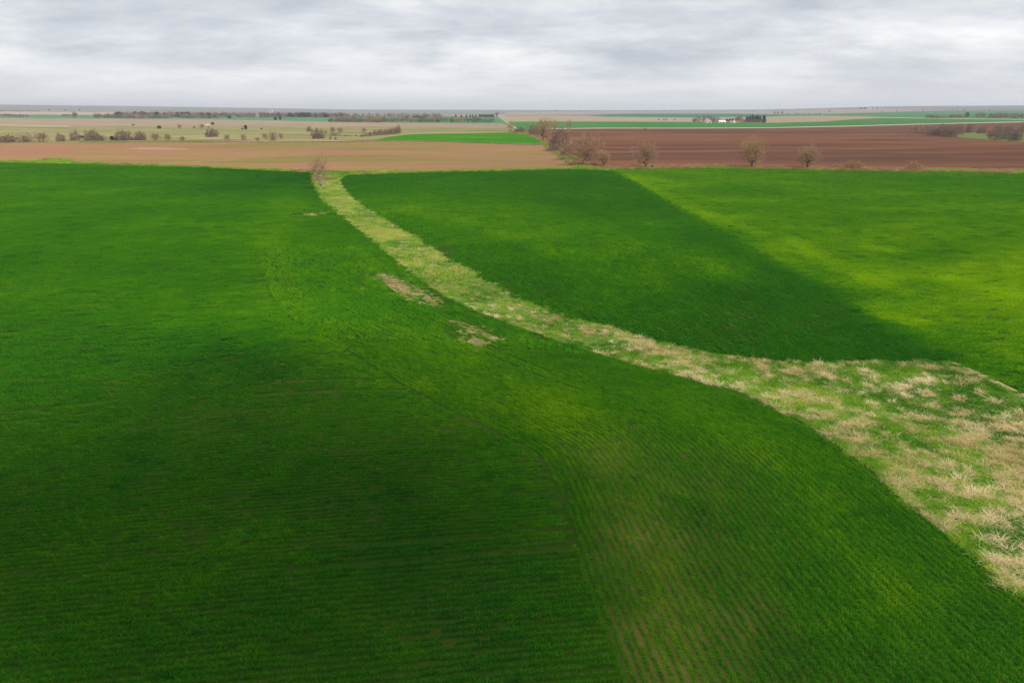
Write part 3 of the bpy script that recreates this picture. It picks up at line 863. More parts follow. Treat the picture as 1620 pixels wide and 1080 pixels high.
G0 = [clump_src('grass_tuft', GRASS, [blades(70, disc(0.14), (0.10, 0.26), 0.02, (0.2, 1.0), rs, 0.7)]) for _ in range(3)]
S0 = [clump_src('straw_tuft', STRAW, [blades(75, disc(0.12), (0.22, 0.50), 0.018, (0.6, 1.35), rs, 0.5)]) for _ in range(3)]
S0 += [clump_src('straw_mat', STRAW, [blades(75, disc(0.2), (0.25, 0.6), 0.018, (1.1, 1.45), rs, 0.3)]) for _ in range(2)]
G1 = [clump_src('grass_tuft_far', GRASS, [blades(80, disc(0.24), (0.10, 0.24), 0.034, (0.2, 1.0), rs, 0.7)]) for _ in range(2)]
S1 = [clump_src('straw_tuft_far', STRAW, [blades(55, disc(0.22), (0.16, 0.36), 0.03, (0.5, 1.35), rs, 0.5)]) for _ in range(2)]

n = 170000
x = rs.uniform(-75, 70, n); y = rs.uniform(20, 270, n)
# area sampling: thin out with distance
z = height(x, y)
ex = (value_noise(x, y, 1.1, 71) - 0.5) * 1.0; ey = (value_noise(x, y, 1.1, 72) - 0.5) * 1.0
m = inside(x + ex, y + ey, ww) & in_view(x, y, z) & ~inside(x, y, WP['sandy_track'])
x, y, z = x[m], y[m], z[m]
print('waterway candidates', len(x))
n = 60000
x2 = rs.uniform(10, 70, n); y2 = rs.uniform(20, 75, n); z2 = height(x2, y2)
ex = (value_noise(x2, y2, 1.1, 71) - 0.5) * 1.0; ey = (value_noise(x2, y2, 1.1, 72) - 0.5) * 1.0
m = inside(x2 + ex, y2 + ey, ww) & in_view(x2, y2, z2) & ~inside(x2, y2, WP['sandy_track'])
x = np.concatenate([x, x2[m]]); y = np.concatenate([y, y2[m]]); z = np.concatenate([z, z2[m]])
dL = poly_dist(x, y, [tuple(p) for p in WP['waterway_grass']][::2])
nz = 0.34 * value_noise(x, y, 2.6, 1) + 0.46 * value_noise(x, y, 0.95, 2) + 0.2 * value_noise(x, y, 9, 3)
flow = value_noise((x + y) * 0.7, (x - y) * 0.25, 1.0, 4)
rich = fld(x, y, anch([(1560, 905, .3), (1610, 935, .35), (1240, 640, .2), (1290, 668, .15), (1400, 745, .15), (1500, 830, .2), (1200, 618, .3), (1340, 690, .2), (1450, 770, .25), (1560, 870, .45), (1600, 760, .9), (1620, 660, .9), (1520, 690, .75), (1250, 600, .40), (1400, 580, .42), (1500, 640, .72), (1400, 660, .62), (1300, 640, .40), (1600, 700, .85), (1560, 650, .50), (1480, 740, .50), (1600, 800, .78), (1450, 700, .6), (1580, 610, .25), (1400, 720, .45), (1500, 840, .45), (1600, 900, .7),
                       (1550, 900, .55), (1340, 580, .75), (1200, 590, .4), (1100, 580, .42), (1040, 555, .62), (950, 530, .42), (850, 500, .45), (720, 440, .48), (620, 370, .5), (700, 410, .6), (560, 320, .5), (520, 310, .25), (520, 290, .5)]))
val = nz * 0.8 + flow * 0.2 + (rich - 0.5) * 0.42 + 0.09 * np.exp(-(dL / 0.7) ** 2) * (value_noise(x, y, 2.5, 44) > 0.45)
fine_ = value_noise(x * 0.8 + y * 0.5, y - x * 0.3, 0.42, 41)
val = val + (fine_ - 0.5) * 0.62
nar = smooth((np.hypot(x, y) - 55) / 30)
val = 0.545 + (val - 0.53) * (1 - 0.72 * nar)
straw = val + rs.normal(0, 0.06, len(x)) > 0.60
straw &= rs.random(len(x)) < 0.80 - 0.22 * nar
r = np.hypot(x, y); far = r > 95
tint = np.clip(0.36 + (value_noise(x, y, 4, 8) - 0.5) * 0.8 + (value_noise(x, y, 0.9, 9) - 0.5) * 0.6 + (far * 0.12), 0.05, 1)
tint = tint + 0.15 * nar
tint = np.where(straw, np.clip(0.5 - 0.25 * nar + (value_noise(x, y, 5, 11) - 0.5) * 1.2 + rs.normal(0, 0.12, len(x)), 0, 1), tint)
sets = [(~straw & ~far, G0, 'short green grass covering the waterway', 'grass', 'waterway_grass', 1.0),
        (straw & ~far, S0, 'pale dry straw lying in clumps across the waterway', 'dry grass', 'dry_grass', 1.0),
        (~straw & far, G1, 'short green grass along the distant narrow part of the waterway', 'grass', 'waterway_grass', 1.2),
        (straw & far, S1, 'dry straw along the distant narrow part of the waterway', 'dry grass', 'dry_grass', 1.2)]
for m, srcs, lab, cat, nm, s in sets:
    k = int(m.sum()); print(nm, k)
    sc = (0.5 + 1.1 * rs.random(k) ** 1.8) * s
    scatter(nm, np.column_stack([x[m], y[m], z[m]]), rs.uniform(0, 6.28, k), sc, rs.integers(0, len(srcs), k), tint[m], srcs, lab, cat)

# tall dry grass along field edges, verge and hedge line
VS = [clump_src('verge_tuft', STRAW, [blades(60, disc(0.5), (0.4, 0.95), 0.09, (0.15, 0.8), rs, 0.5)]) for _ in range(2)]
VG = [clump_src('verge_green_tuft', GRASS, [blades(60, disc(0.5), (0.3, 0.7), 0.09, (0.2, 0.9), rs, 0.5)]) for _ in range(2)]
VERGE_STRAW = foliage_mat('verge_straw', (0.26, 0.15, 0.08), (0.40, 0.24, 0.13), (0.52, 0.36, 0.20), 0.25, 0.6)
for s in VS:
    s.data.materials.clear(); s.data.materials.append(VERGE_STRAW)


def edge_tufts(polykey, n, straw_frac, lab, nm):
    q = np.array(WP[polykey]); lo, hi = np.maximum(q.min(0), -420), np.minimum(q.max(0), 1400)
    x = rs.uniform(lo[0], hi[0], n); y = rs.uniform(lo[1], hi[1], n)
    z = height(x, y); m = inside(x, y, WP[polykey]) & in_view(x, y, z, 60)
    x, y, z = x[m], y[m], z[m]
    st = value_noise(x, y, 14, 21) * 0.7 + rs.random(len(x)) * 0.3 < straw_frac
    for mm, srcs, l2 in ((st, VS, 'dry orange-brown grass ' + lab), (~st, VG, 'green grass ' + lab)):
        k = int(mm.sum())
        if k < 5: continue
        scatter(nm, np.column_stack([x[mm], y[mm], z[mm]]), rs.uniform(0, 6.28, k), rs.uniform(0.6, 1.3, k), rs.integers(0, 2, k), rs.random(k) * 0.8 + 0.1, srcs, l2, 'grass')


edge_tufts('dry_verge', 60000, 0.62, 'growing along the near edge of the ploughed field', 'verge_grass')
edge_tufts('verge_grass', 40000, 0.5, 'growing under the line of bare trees', 'verge_grass')
edge_tufts('field_margin', 120000, 0.25, 'along the margin between wheat and brown field', 'verge_grass')

# thin straw and seedlings on the bare patches
P = []
for q in BP:
    q_ = np.array(q); c0 = q_.mean(0); lo, hi = q_.min(0) - 2, q_.max(0) + 2
    xx = rs.uniform(lo[0], hi[0], 6000); yy = rs.uniform(lo[1], hi[1], 6000)
    dd = poly_dist(xx, yy, [tuple(p) for p in q] + [tuple(q[0])]); ins = inside(xx, yy, q)
    keep_ = (ins | (dd < 1.6 * rs.random(6000))) & (rs.random(6000) < np.where(q_[:, 0].mean() * 0 + c0[1] > 100, 0.5, 0.4))
    area = (hi[0] - lo[0]) * (hi[1] - lo[1]); n_ = int(area * 3.5)
    P.append(np.column_stack([xx, yy])[:n_][keep_[:n_]])
P = np.vstack(P); k = len(P)
st = (value_noise(poly_dist(P[:, 0], P[:, 1], Eline) * 1.1, (P[:, 0] - P[:, 1]) * 0.15, 0.7, 77) + rs.normal(0, 0.12, k)) > 0.42
for mm, srcs, lb in ((st, S1, 'straw scattered over the bare patches in the wheat'), (~st, G1, 'sparse weeds and seedlings on the bare patches in the wheat')):
    kk = int(mm.sum())
    scatter('sparse_growth', np.column_stack([P[mm], height(P[mm][:, 0], P[mm][:, 1])]), rs.uniform(0, 6.28, kk), rs.uniform(0.4, 0.9, kk), rs.integers(0, 2, kk), rs.uniform(0, 0.5, kk), srcs, lb, 'grass')

# ------------------------------------------------------------------ simple mesh builder
def simple_mat(name, col, rough=0.7, var=0.15, scale=3.0):
    m, nt, out = newmat(name)
    g = N(nt, 'ShaderNodeTexCoord')
    f = noise(nt, g.outputs['Object'], scale, 4, 0.6)
    k = mathn(nt, 'ADD', mathn(nt, 'MULTIPLY', f, 2 * var), 1 - var)
    c = N(nt, 'ShaderNodeVectorMath', operation='SCALE'); c.inputs[0].default_value = col; nt.links.new(k, c.inputs['Scale'])
    b = N(nt, 'ShaderNodeBsdfPrincipled'); nt.links.new(c.outputs[0], b.inputs['Base Color']); b.inputs['Roughness'].default_value = rough
    nt.links.new(b.outputs[0], out.inputs[0])
    return m


class MB:
    def __init__(s): s.v = []; s.f = []

    def box(s, x0, x1, y0, y1, z0, z1):
        o = len(s.v)
        s.v += [(x, y, z) for z in (z0, z1) for x, y in ((x0, y0), (x1, y0), (x1, y1), (x0, y1))]
        s.f += [tuple(o + i for i in q) for q in ((3, 2, 1, 0), (4, 5, 6, 7), (0, 1, 5, 4), (1, 2, 6, 5), (2, 3, 7, 6), (3, 0, 4, 7))]

    def tube(s, a, b, ra, rb, k=5, cap=True):
        a, b = Vector(a), Vector(b); d = (b - a)
        if d.length < 1e-6: return
        d.normalize(); u = d.orthogonal().normalized(); w = d.cross(u)
        o = len(s.v)
        for p, r_ in ((a, ra), (b, rb)):
            for i in range(k):
                t = 2 * math.pi * i / k
                s.v.append(tuple(p + (u * math.cos(t) + w * math.sin(t)) * r_))
        for i in range(k):
            j = (i + 1) % k
            s.f.append((o + i, o + j, o + k + j, o + k + i))
        if cap:
            s.f.append(tuple(o + k + i for i in range(k))); s.f.append(tuple(o + i for i in reversed(range(k))))

    def prism(s, pts_xz, y0, y1):
        o = len(s.v); n = len(pts_xz)
        s.v += [(x, y0, z) for x, z in pts_xz] + [(x, y1, z) for x, z in pts_xz]
        s.f.append(tuple(range(o, o + n))); s.f.append(tuple(reversed(range(o + n, o + 2 * n))))
        for i in range(n):
            j = (i + 1) % n
            s.f.append((o + i, o + n + i, o + n + j, o + j))

    def mesh(s, name, mat):
        me = bpy.data.meshes.new(name); me.from_pydata(s.v, [], s.f); me.update(); me.materials.append(mat)
        return me

    def build(s, name, mat, parent=None):
        o = link(bpy.data.objects.new(name, s.mesh(name, mat)))
        if parent: o.parent = parent
        return o


def empty(name, loc, rz=0):
    o = link(bpy.data.objects.new(name, None)); o.location = loc; o.rotation_euler = (0, 0, rz); o.empty_display_size = 0.5
    return o


# ------------------------------------------------------------------ trees
BARK = simple_mat('bark', (0.085, 0.065, 0.055), 0.9, 0.3, 1.5)
BARKL = simple_mat('pale_bark', (0.42, 0.33, 0.23), 0.9, 0.3, 1.5)
TW_TAN = simple_mat('tan_twigs', (0.38, 0.235, 0.135), 0.9, 0.25, 0.6)
TW_OR = simple_mat('orange_twigs', (0.42, 0.255, 0.115), 0.9, 0.25, 0.6)
TW_PUR = simple_mat('grey_brown_twigs', (0.255, 0.165, 0.125), 0.9, 0.25, 0.6)
TW_PALE = simple_mat('pale_twigs', (0.55, 0.42, 0.27), 0.9, 0.25, 0.6)
TW_GRN = simple_mat('budding_twigs', (0.17, 0.19, 0.11), 0.9, 0.3, 0.4)
CEDAR = simple_mat('cedar_leaf', (0.018, 0.034, 0.016), 0.8, 0.5, 0.8)


def ribbons(segs, mat, name, rs2):
    """thin three-sided twigs, vectorised"""
    a = np.array([s[0] for s in segs]); b = np.array([s[1] for s in segs]); r0 = np.array([s[2] for s in segs]); r1 = np.array([s[3] for s in segs])
    d = b - a; d /= np.linalg.norm(d, axis=1)[:, None] + 1e-9
    ref = np.where(np.abs(d[:, 2:3]) > 0.8, np.array([[1., 0, 0]]), np.array([[0, 0, 1.]]))
    u = np.cross(d, ref); u /= np.linalg.norm(u, axis=1)[:, None]; w = np.cross(d, u)
    n = len(a); v = np.empty((n, 6, 3))
    for i in range(3):
        t = 2 * math.pi * i / 3
        off = u * math.cos(t) + w * math.sin(t)
        v[:, i] = a + off * r0[:, None]; v[:, 3 + i] = b + off * r1[:, None]
    k = np.arange(n)[:, None] * 6
    f = np.concatenate([k + np.array([q]) for q in ([0, 1, 4, 3], [1, 2, 5, 4], [2, 0, 3, 5])])
    return np_mesh(name, v.reshape(-1, 3), f, mat)


def bare_tree(seed, height_, width, bole=0.2, stems=1, n=420, mat=TW_TAN, bark=BARK, tw=0.028, twigs=5, lean=0.0, tl=0.09, lump=0.16, flat=0.0):
    """leafless tree: limbs reach, nearest first, for points spread through a lumpy crown; the rest is fine twigs"""
    r_ = np.random.default_rng(seed)
    zc = height_ * (bole + 1) / 2; hz_ = height_ * (1 - bole) / 2
    if bole < 0.05:
        zc, hz_ = height_ * 0.30, height_ * 0.70
    T = []
    ph = r_.uniform(0, 6.28, 6)
    while len(T) < n:
        d = r_.normal(0, 1, 3); d /= np.linalg.norm(d)
        az, el = math.atan2(d[1], d[0]), math.asin(d[2])
        e = 1 + lump * (math.sin(2 * az + ph[0]) * math.cos(el) + 0.7 * math.sin(3 * az + 3 * el + ph[1]) + 0.6 * math.sin(5 * az - 4 * el + ph[2]))
        rad = r_.random() ** 0.45 * e
        p = np.array([d[0] * rad * width / 2 + lean, d[1] * rad * width / 2, zc + d[2] * rad * hz_])
        if p[2] > height_ * (0.03 if bole < 0.05 else bole * 0.8):
            T.append(p)
    T = np.array(T)
    nodes = []; par = []
    for k in range(stems):
        a = 6.28 * k / stems + ph[3]; b0 = np.array([0.0, 0.0, 0.0])
        b0[2] = -0.2; nodes.append(b0); par.append(-1)
        top = max(height_ * bole, 0.12 * height_); steps = 4
        for q in range(steps):
            g_ = nodes[-1] + np.array([math.cos(a) * (stems > 1) * 0.05 * width + r_.normal(0, 0.012 * height_), math.sin(a) * (stems > 1) * 0.05 * width + r_.normal(0, 0.012 * height_), (top + 0.2) / steps])
            nodes.append(g_); par.append(len(nodes) - 2)
    root_top = np.array([lean * 0.3, 0, height_ * bole])
    T = T[np.argsort(np.linalg.norm((T - root_top) * np.array([1, 1, 0.8]), axis=1))]
    for t in T:
        A = np.array(nodes); dist = np.linalg.norm(A - t, axis=1) + 0.55 * np.maximum(A[:, 2] - t[2], 0) + 0.02 * height_ * (np.array(par) < 0)
        k = int(np.argmin(dist)); a = A[k]; L = np.linalg.norm(t - a); m = max(1, int(L / (0.07 * height_)))
        last = k
        for q in range(1, m + 1):
            f = q / m; p = a + (t - a) * f
            p = p + r_.normal(0, 0.012 * height_, 3); p[2] += 0.10 * L * math.sin(math.pi * f) * 0.4
            nodes.append(p); par.append(last); last = len(nodes) - 1
    A = np.array(nodes); par = np.array(par); load = np.ones(len(A))
    for i in range(len(A) - 1, 0, -1):
        if par[i] >= 0: load[par[i]] += load[i]
    base_r = 0.032 * height_ * (1.0 if stems == 1 else 0.6)
    rad = base_r * (load / (load.max())) ** 0.48
    mt = MB(); thin = []
    for i in range(len(A)):
        if par[i] < 0: continue
        ra, rb = max(rad[par[i]], tw), max(rad[i], tw)
        ra = min(ra, rb * 1.6)
        if rb > tw * 1.7: mt.tube(A[par[i]], A[i], ra, rb, 5, False)
        else: thin.append((A[par[i]], A[i], ra, rb))
    cc = np.array([lean, 0, zc * 0.6])
    for i in range(len(A)):
        if load[i] > 12 or par[i] < 0: continue
        out = A[i] - cc; out /= np.linalg.norm(out) + 1e-6
        for _ in range(twigs):
            d = out * 0.7 + r_.normal(0, 0.6, 3) + np.array([0, 0, 0.35]); d /= np.linalg.norm(d)
            L = tl * height_ * r_.uniform(0.4, 1.1); mid = A[i] + d * L * 0.5; d2 = d + r_.normal(0, 0.35, 3)
            e_ = mid + d2 * L * 0.5; e_[2] = max(e_[2], 0.05)
            thin.append((A[i], mid, tw, tw * 0.9)); thin.append((mid, e_, tw * 0.9, tw * 0.6))
    return mt.mesh('trunk', bark), ribbons(thin, mat, 'crown', None)


def merge_mesh(name, a, b):
    """one small far tree: both materials in one mesh"""
    me = bpy.data.meshes.new(name)
    va = [tuple(v.co) for v in a.vertices]; vb = [tuple(v.co) for v in b.vertices]
    fa = [tuple(p.vertices) for p in a.polygons]; fb = [tuple(i + len(va) for i in p.vertices) for p in b.polygons]
    me.from_pydata(va + vb, [], fa + fb); me.update()
    me.materials.append(a.materials[0]); me.materials.append(b.materials[0])
    me.polygons.foreach_set('material_index', [0] * len(fa) + [1] * len(fb))
    return me


def cedar_meshes(seed, h=1.0, w=0.5, n=1100, leaf=0.05, shape='cone'):
    """evergreen: tapered trunk and a crown of many small leaf sprays, unit height"""
    r_ = np.random.default_rng(seed)
    t = r_.random(n) ** 0.8
    lump = 1 + 0.25 * np.sin(t * 23 + seed) * (r_.random(n) > 0.3)
    prof = (1 - t) ** 0.75 if shape == 'cone' else np.sqrt(np.clip(1 - (t * 1.9 - 0.85) ** 2 / 1.15, 0.02, 1))
    rad = prof * w / 2 * lump * np.sqrt(r_.random(n)) ** 0.6 * (0.85 + 0.3 * r_.random(n))
    az = r_.uniform(0, 6.283, n); rad *= 1 + 0.18 * np.sin(az * 3 + seed)
    c = np.column_stack([rad * np.cos(az), rad * np.sin(az), 0.05 + t * 0.95 * h])
    v = c[:, None, :] + r_.normal(0, leaf, (n, 3, 3)) * np.array([1, 1, 0.8])
    v[:, :, 2] = np.maximum(v[:, :, 2], 0.01)
    f = np.arange(n * 3).reshape(-1, 3)
    cm = np_mesh('crown', v.reshape(-1, 3), f, CEDAR)
    mb = MB(); mb.tube((0, 0, -0.03), (0, 0, 0.9 * h), 0.035, 0.008, 6)
    for k in range(8):
        a = k * 2.4; zz = 0.1 + 0.09 * k; L = w * 0.4 * (1 - zz)
        mb.tube((0, 0, zz), (L * math.cos(a), L * math.sin(a), zz + 0.06), 0.01, 0.004, 4)
    return mb.mesh('trunk', BARK), cm


# prototypes (unit: built in metres for their reference height)
PROTO = {}


def proto(key, hw, **kw):
    PROTO[key] = (hw[0], hw[1], *bare_tree(sum(map(ord, key)), hw[0], hw[1], **kw))


proto('tall', (11, 6.4), bole=0.16, n=360, mat=TW_TAN, bark=BARKL, tw=0.026, twigs=4, tl=0.10)
proto('spread_a', (11, 10.5), bole=0.17, n=560, mat=TW_TAN, tw=0.036, twigs=7, lump=0.26)
proto('spread_b', (11, 10.5), bole=0.15, n=560, mat=TW_OR, tw=0.036, twigs=7, lump=0.24)
proto('spread_c', (11, 12), bole=0.10, stems=2, n=680, mat=TW_TAN, tw=0.038, twigs=7, lump=0.24)
proto('thicket', (8, 8.5), bole=0.04, stems=3, n=560, mat=TW_PUR, tw=0.034, twigs=9)
proto('orange_bush', (3.6, 5), bole=0.02, stems=4, n=320, mat=TW_OR, tw=0.026, twigs=9, tl=0.12)
proto('shrub_a', (6, 9), bole=0.02, stems=4, n=420, mat=TW_PUR, tw=0.042, twigs=8, tl=0.13)
proto('shrub_b', (6, 7), bole=0.02, stems=3, n=360, mat=TW_PUR, tw=0.034, twigs=6, tl=0.13, lump=0.28)
proto('shrub_c', (6, 5), bole=0.10, stems=2, n=260, mat=TW_TAN, bark=BARK, tw=0.034, twigs=5, tl=0.14, lump=0.3)
for k_, m_, bo_ in (('far_grey', TW_PUR, .1), ('far_grey2', TW_PUR, .02), ('far_tan', TW_TAN, .12), ('far_green', TW_GRN, .06), ('far_green2', TW_GRN, .02)):
    t_, c_ = bare_tree(sum(map(ord, k_)) * 3, 12.0, 11.0, bole=bo_, n=200, mat=m_, tw=0.09, twigs=6, tl=0.12, lump=0.25)
    PROTO[k_] = (12.0, 11.0, merge_mesh('bare_tree', t_, c_), None)
for k_, w_, sh in (('cedar', 0.75, 'round'), ('cedar_b', 0.95, 'round'), ('spruce', 0.5, 'cone')):
    t_, c_ = cedar_meshes(len(k_) * 7, 1.0, w_, shape=sh)
    PROTO[k_] = (1.0, w_, t_, c_)
t_, c_ = cedar_meshes(91, 1.0, 0.55, n=350, leaf=0.085)
PROTO['far_cedar'] = (1.0, 0.55, merge_mesh('evergreen_tree', t_, c_), None)
t_, c_ = cedar_meshes(17, 1.0, 0.85, n=350, leaf=0.085, shape='round')
PROTO['far_cedar2'] = (1.0, 0.85, merge_mesh('evergreen_tree', t_, c_), None)


def plant(key, u, v, wpx, hpx, label, name='bare_tree', cat='tree', group=None, rz=None, loc=None):
    ph, pw, a, b = PROTO[key]
    p = ground(u, v) if loc is None else loc
    dp = depth(p) / 1080
    hgt = hpx * dp / math.cos(0.12); wid = wpx * dp
    rz = random.uniform(0, 6.28) if rz is None else rz
    s = (wid / pw, wid / pw, hgt / ph)
    if b is None:
        o = link(bpy.data.objects.new(name, a)); o.location = (p[0], p[1], p[2] - 0.05); o.rotation_euler = (0, 0, rz); o.scale = s
        return props(o, label, cat, group)
    root = empty(name, (p[0], p[1], p[2] - 0.05), rz); root.scale = s
    for me, nm in ((a, 'trunk'), (b, 'crown')):
        c = link(bpy.data.objects.new(nm, me)); c.parent = root
    return props(root, label, cat, group)


GR_ROW = 'bare trees along the near edge of the ploughed field'
GR_HEDGE = 'bare trees in line between the two brown fields'
near_list = [
    ('tall', 507, 300, 30, 52, 'slender pale leafless tree alone at the head of the grassed waterway', 'bare_tree', 'tree', None),
    ('spread_c', 926, 262, 47, 46, 'broad leafless tree at the corner where brown fields meet the wheat', 'bare_tree', 'tree', GR_HEDGE),
    ('spread_c', 900, 253, 32, 30, 'brushy leafless tree just behind and left of the large corner tree', 'bare_tree', 'tree', GR_HEDGE),
    ('spread_b', 954.5, 265, 25, 26, 'small leafless tree just right of the large corner tree', 'bare_tree', 'tree', GR_ROW),
    ('thicket', 885, 239, 36, 34, 'grey-brown leafless tree with dark trunk, third back in the line between brown fields', 'bare_tree', 'tree', GR_HEDGE),
    ('spread_b', 860, 223, 24, 33, 'tall pink-grey leafless tree beside the corner of the small bright green field', 'bare_tree', 'tree', GR_HEDGE),
    ('thicket', 845, 214, 20, 17, 'dark rounded leafless tree at the right end of the small bright green field', 'bare_tree', 'tree', GR_HEDGE),
    ('shrub_a', 823, 209.5, 18, 8, 'low dark bush at the far end of the tree line', 'bush', 'bush', GR_HEDGE),
    ('tall', 808, 209, 11, 16, 'pale thin leafless tree at the far end of the tree line by the lane', 'bare_tree', 'tree', GR_HEDGE),
    ('tall', 878, 205, 16, 14, 'faint wispy leafless tree rising against the long green strip', 'bare_tree', 'tree', None),
    ('tall', 900, 209, 9, 19, 'thin wispy leafless tree at the top left corner of the ploughed field', 'bare_tree', 'tree', None),
    ('shrub_c', 873, 232, 14, 15, 'small brushy tree filling the gap just behind the third tree of the line', 'bare_tree', 'tree', GR_HEDGE),
    ('shrub_b', 893, 246, 14, 14, 'low brush at the grassy left foot of the tree line', 'bush', 'bush', GR_HEDGE),
    ('orange_bush', 913, 258, 15, 9, 'low tan bush at the left foot of the large corner tree', 'bush', 'bush', GR_HEDGE),
    ('orange_bush', 939, 264, 12, 8, 'low tan bush between the large corner tree and the small tree to its right', 'bush', 'bush', GR_HEDGE),
    ('spread_a', 1020.5, 266, 35, 37, 'rounded leafless tree by a small dark cedar at the ploughed field edge', 'bare_tree', 'tree', GR_ROW),
    ('spread_b', 1189, 265.5, 42, 44, 'large orange-brown leafless tree, the tallest one at the edge of the ploughed field', 'bare_tree', 'tree', GR_ROW),
    ('spread_a', 1277, 266.5, 38, 33, 'leafless orange-brown tree right of the tallest tree at the ploughed field edge', 'bare_tree', 'tree', GR_ROW),
    ('orange_bush', 1323, 267, 15, 8, 'small wispy brown bush left of the orange bushes', 'bush', 'bush', 'bushes along the ploughed field edge'),
    ('orange_bush', 1343, 268, 15, 14, 'left one of two touching orange bushes at the field edge', 'bush', 'bush', 'bushes along the ploughed field edge'),
    ('orange_bush', 1355, 268.5, 18, 14, 'right one of two touching orange bushes at the field edge', 'bush', 'bush', 'bushes along the ploughed field edge'),
    ('orange_bush', 1444, 270, 22, 15, 'lone orange dome-shaped bush at the field edge, farthest right', 'bush', 'bush', 'bushes along the ploughed field edge'),
    ('cedar', 1031.6, 266.5, 3.6, 4.5, 'tiny dark cedar at the foot of a rounded bare tree', 'evergreen_bush', 'bush', None),
]
GR_P = 'leafless bushes along the near edge of the pasture'
past = [
    ('shrub_a', 13, 225.3, 28, 11, 'low wide grey bush at the far left end of the pasture edge row'),
    ('shrub_b', 41, 225, 22, 12, 'second bush from the left in the pasture edge row, brown with gaps'),
    ('shrub_c', 67, 224.5, 22, 14, 'third bush from the left in the pasture edge row, open and branching'),
    ('shrub_b', 97, 223.8, 16, 12, 'fourth bush from the left in the pasture edge row, small and dark at its foot'),
    ('shrub_b', 119, 222.5, 18, 14, 'fifth bush from the left in the pasture edge row, beside a flat dark cedar'),
    ('shrub_a', 147, 222.6, 24, 16, 'tall broad bush left of two small dark cedars in the pasture edge row'),
    ('shrub_b', 162, 222.6, 11, 9, 'small bush touching the right side of a tall broad bush'),
    ('shrub_a', 196, 222.2, 26, 15, 'broad round grey bush right of two small dark cedars'),
    ('shrub_a', 223, 222, 19, 13, 'round grey bush right of two tiny black cedars'),
    ('shrub_c', 247, 222.3, 15, 11, 'ragged open bush between a round grey bush and a small tan bush'),
    ('shrub_c', 266, 222.4, 12, 10, 'small tan bush right of a ragged open bush'),
    ('shrub_c', 289, 222.8, 10, 7, 'small faint tan bush left of the wide dark clump in the pasture'),
    ('shrub_c', 360, 222.8, 9, 10, 'small upright bush right of the wide dark clump in the pasture'),
    ('shrub_c', 385.5, 222.3, 8, 10, 'narrow upright dark bush with a thin stem on the pasture edge'),
    ('shrub_c', 408, 223.2, 8, 6, 'low pale bush between narrow bushes on the pasture edge'),
    ('shrub_c', 420, 221.6, 8, 11, 'left bush of a close trio on the pasture edge'),
    ('shrub_b', 432, 222.8, 11, 14, 'middle and tallest bush of a close trio on the pasture edge'),
    ('shrub_c', 445, 220, 8, 9, 'right bush of a close trio on the pasture edge'),
]
for k, u, v, w, h, lab in past:
    near_list.append((k, u, v, w, h, lab, 'bush', 'bush', GR_P))
GR_S = 'bushes scattered over the pasture'
for k, u, v, w, h, lab in [
    ('shrub_a', 336, 216.5, 23, 12, 'wide dark spiky clump standing alone in the pasture'),
    ('shrub_a', 503, 219.6, 23, 15, 'big round dense purple-brown bush in the pasture'),
    ('shrub_b', 489, 208.4, 9, 8, 'small bush with a dark foot behind the big round bush'),
    ('shrub_c', 515, 213, 6, 7, 'slim bush right behind the big round bush'),
    ('shrub_c', 526.5, 212, 8, 11, 'thin upright bush above a low dark mound in the pasture'),
    ('shrub_b', 529, 214.6, 13, 4, 'low dark mound-shaped bush in the pasture'),
    ('shrub_c', 538, 211, 9, 9, 'bushy upright shrub right of the low dark mound'),
    ('shrub_c', 576, 210.5, 7, 8, 'small dark tree-like shrub left of the sloping brown hedge'),
    ('shrub_c', 284.5, 203.8, 6, 7, 'small round bush at left on the far pasture rise'),
    ('shrub_c', 307.5, 204, 4, 4.5, 'tiny bush between two round bushes on the far pasture rise'),
    ('shrub_c', 320, 203.8, 7, 7, 'small round bush below the low dirt bank'),
    ('shrub_b', 330, 204, 3, 4, 'very small bush right of the round bush below the dirt bank'),
    ('shrub_b', 523, 221, 4, 6, 'left of two little bushes in front of the upright shrubs'),
    ('shrub_b', 531, 221, 3.5, 4.5, 'right of two little bushes in front of the upright shrubs'),
]:
    near_list.append((k, u, v, w, h, lab, 'bush', 'bush', GR_S))
for i, u in enumerate((538, 545, 549, 554, 563)):
    near_list.append(('shrub_b', u, 215.8 + 0.3 * (i % 2), 3.5, 2.6, 'one of a few tiny dark bushes dotted left of the sloping brown hedge', 'bush', 'bush', 'tiny bushes dotted left of the hedge'))
for i, (u, v, w, h) in enumerate([(573, 216.5, 8, 4), (579, 215.8, 7, 5), (586, 215.5, 8, 7), (594, 214.8, 10, 9), (602, 214.2, 11, 10), (610, 213.6, 11, 9), (618, 212.8, 12, 10), (626, 212.2, 12, 11), (631, 211.3, 8, 13)]):
    near_list.append(('thicket' if h > 6 else 'shrub_b', u, v, w, h, 'purple-brown bush forming part of the sloping hedge left of the small bright green field' if i != 8 else 'last and tallest bush of the sloping hedge by the bright green field', 'bush', 'bush', 'bushes of the sloping hedge'))
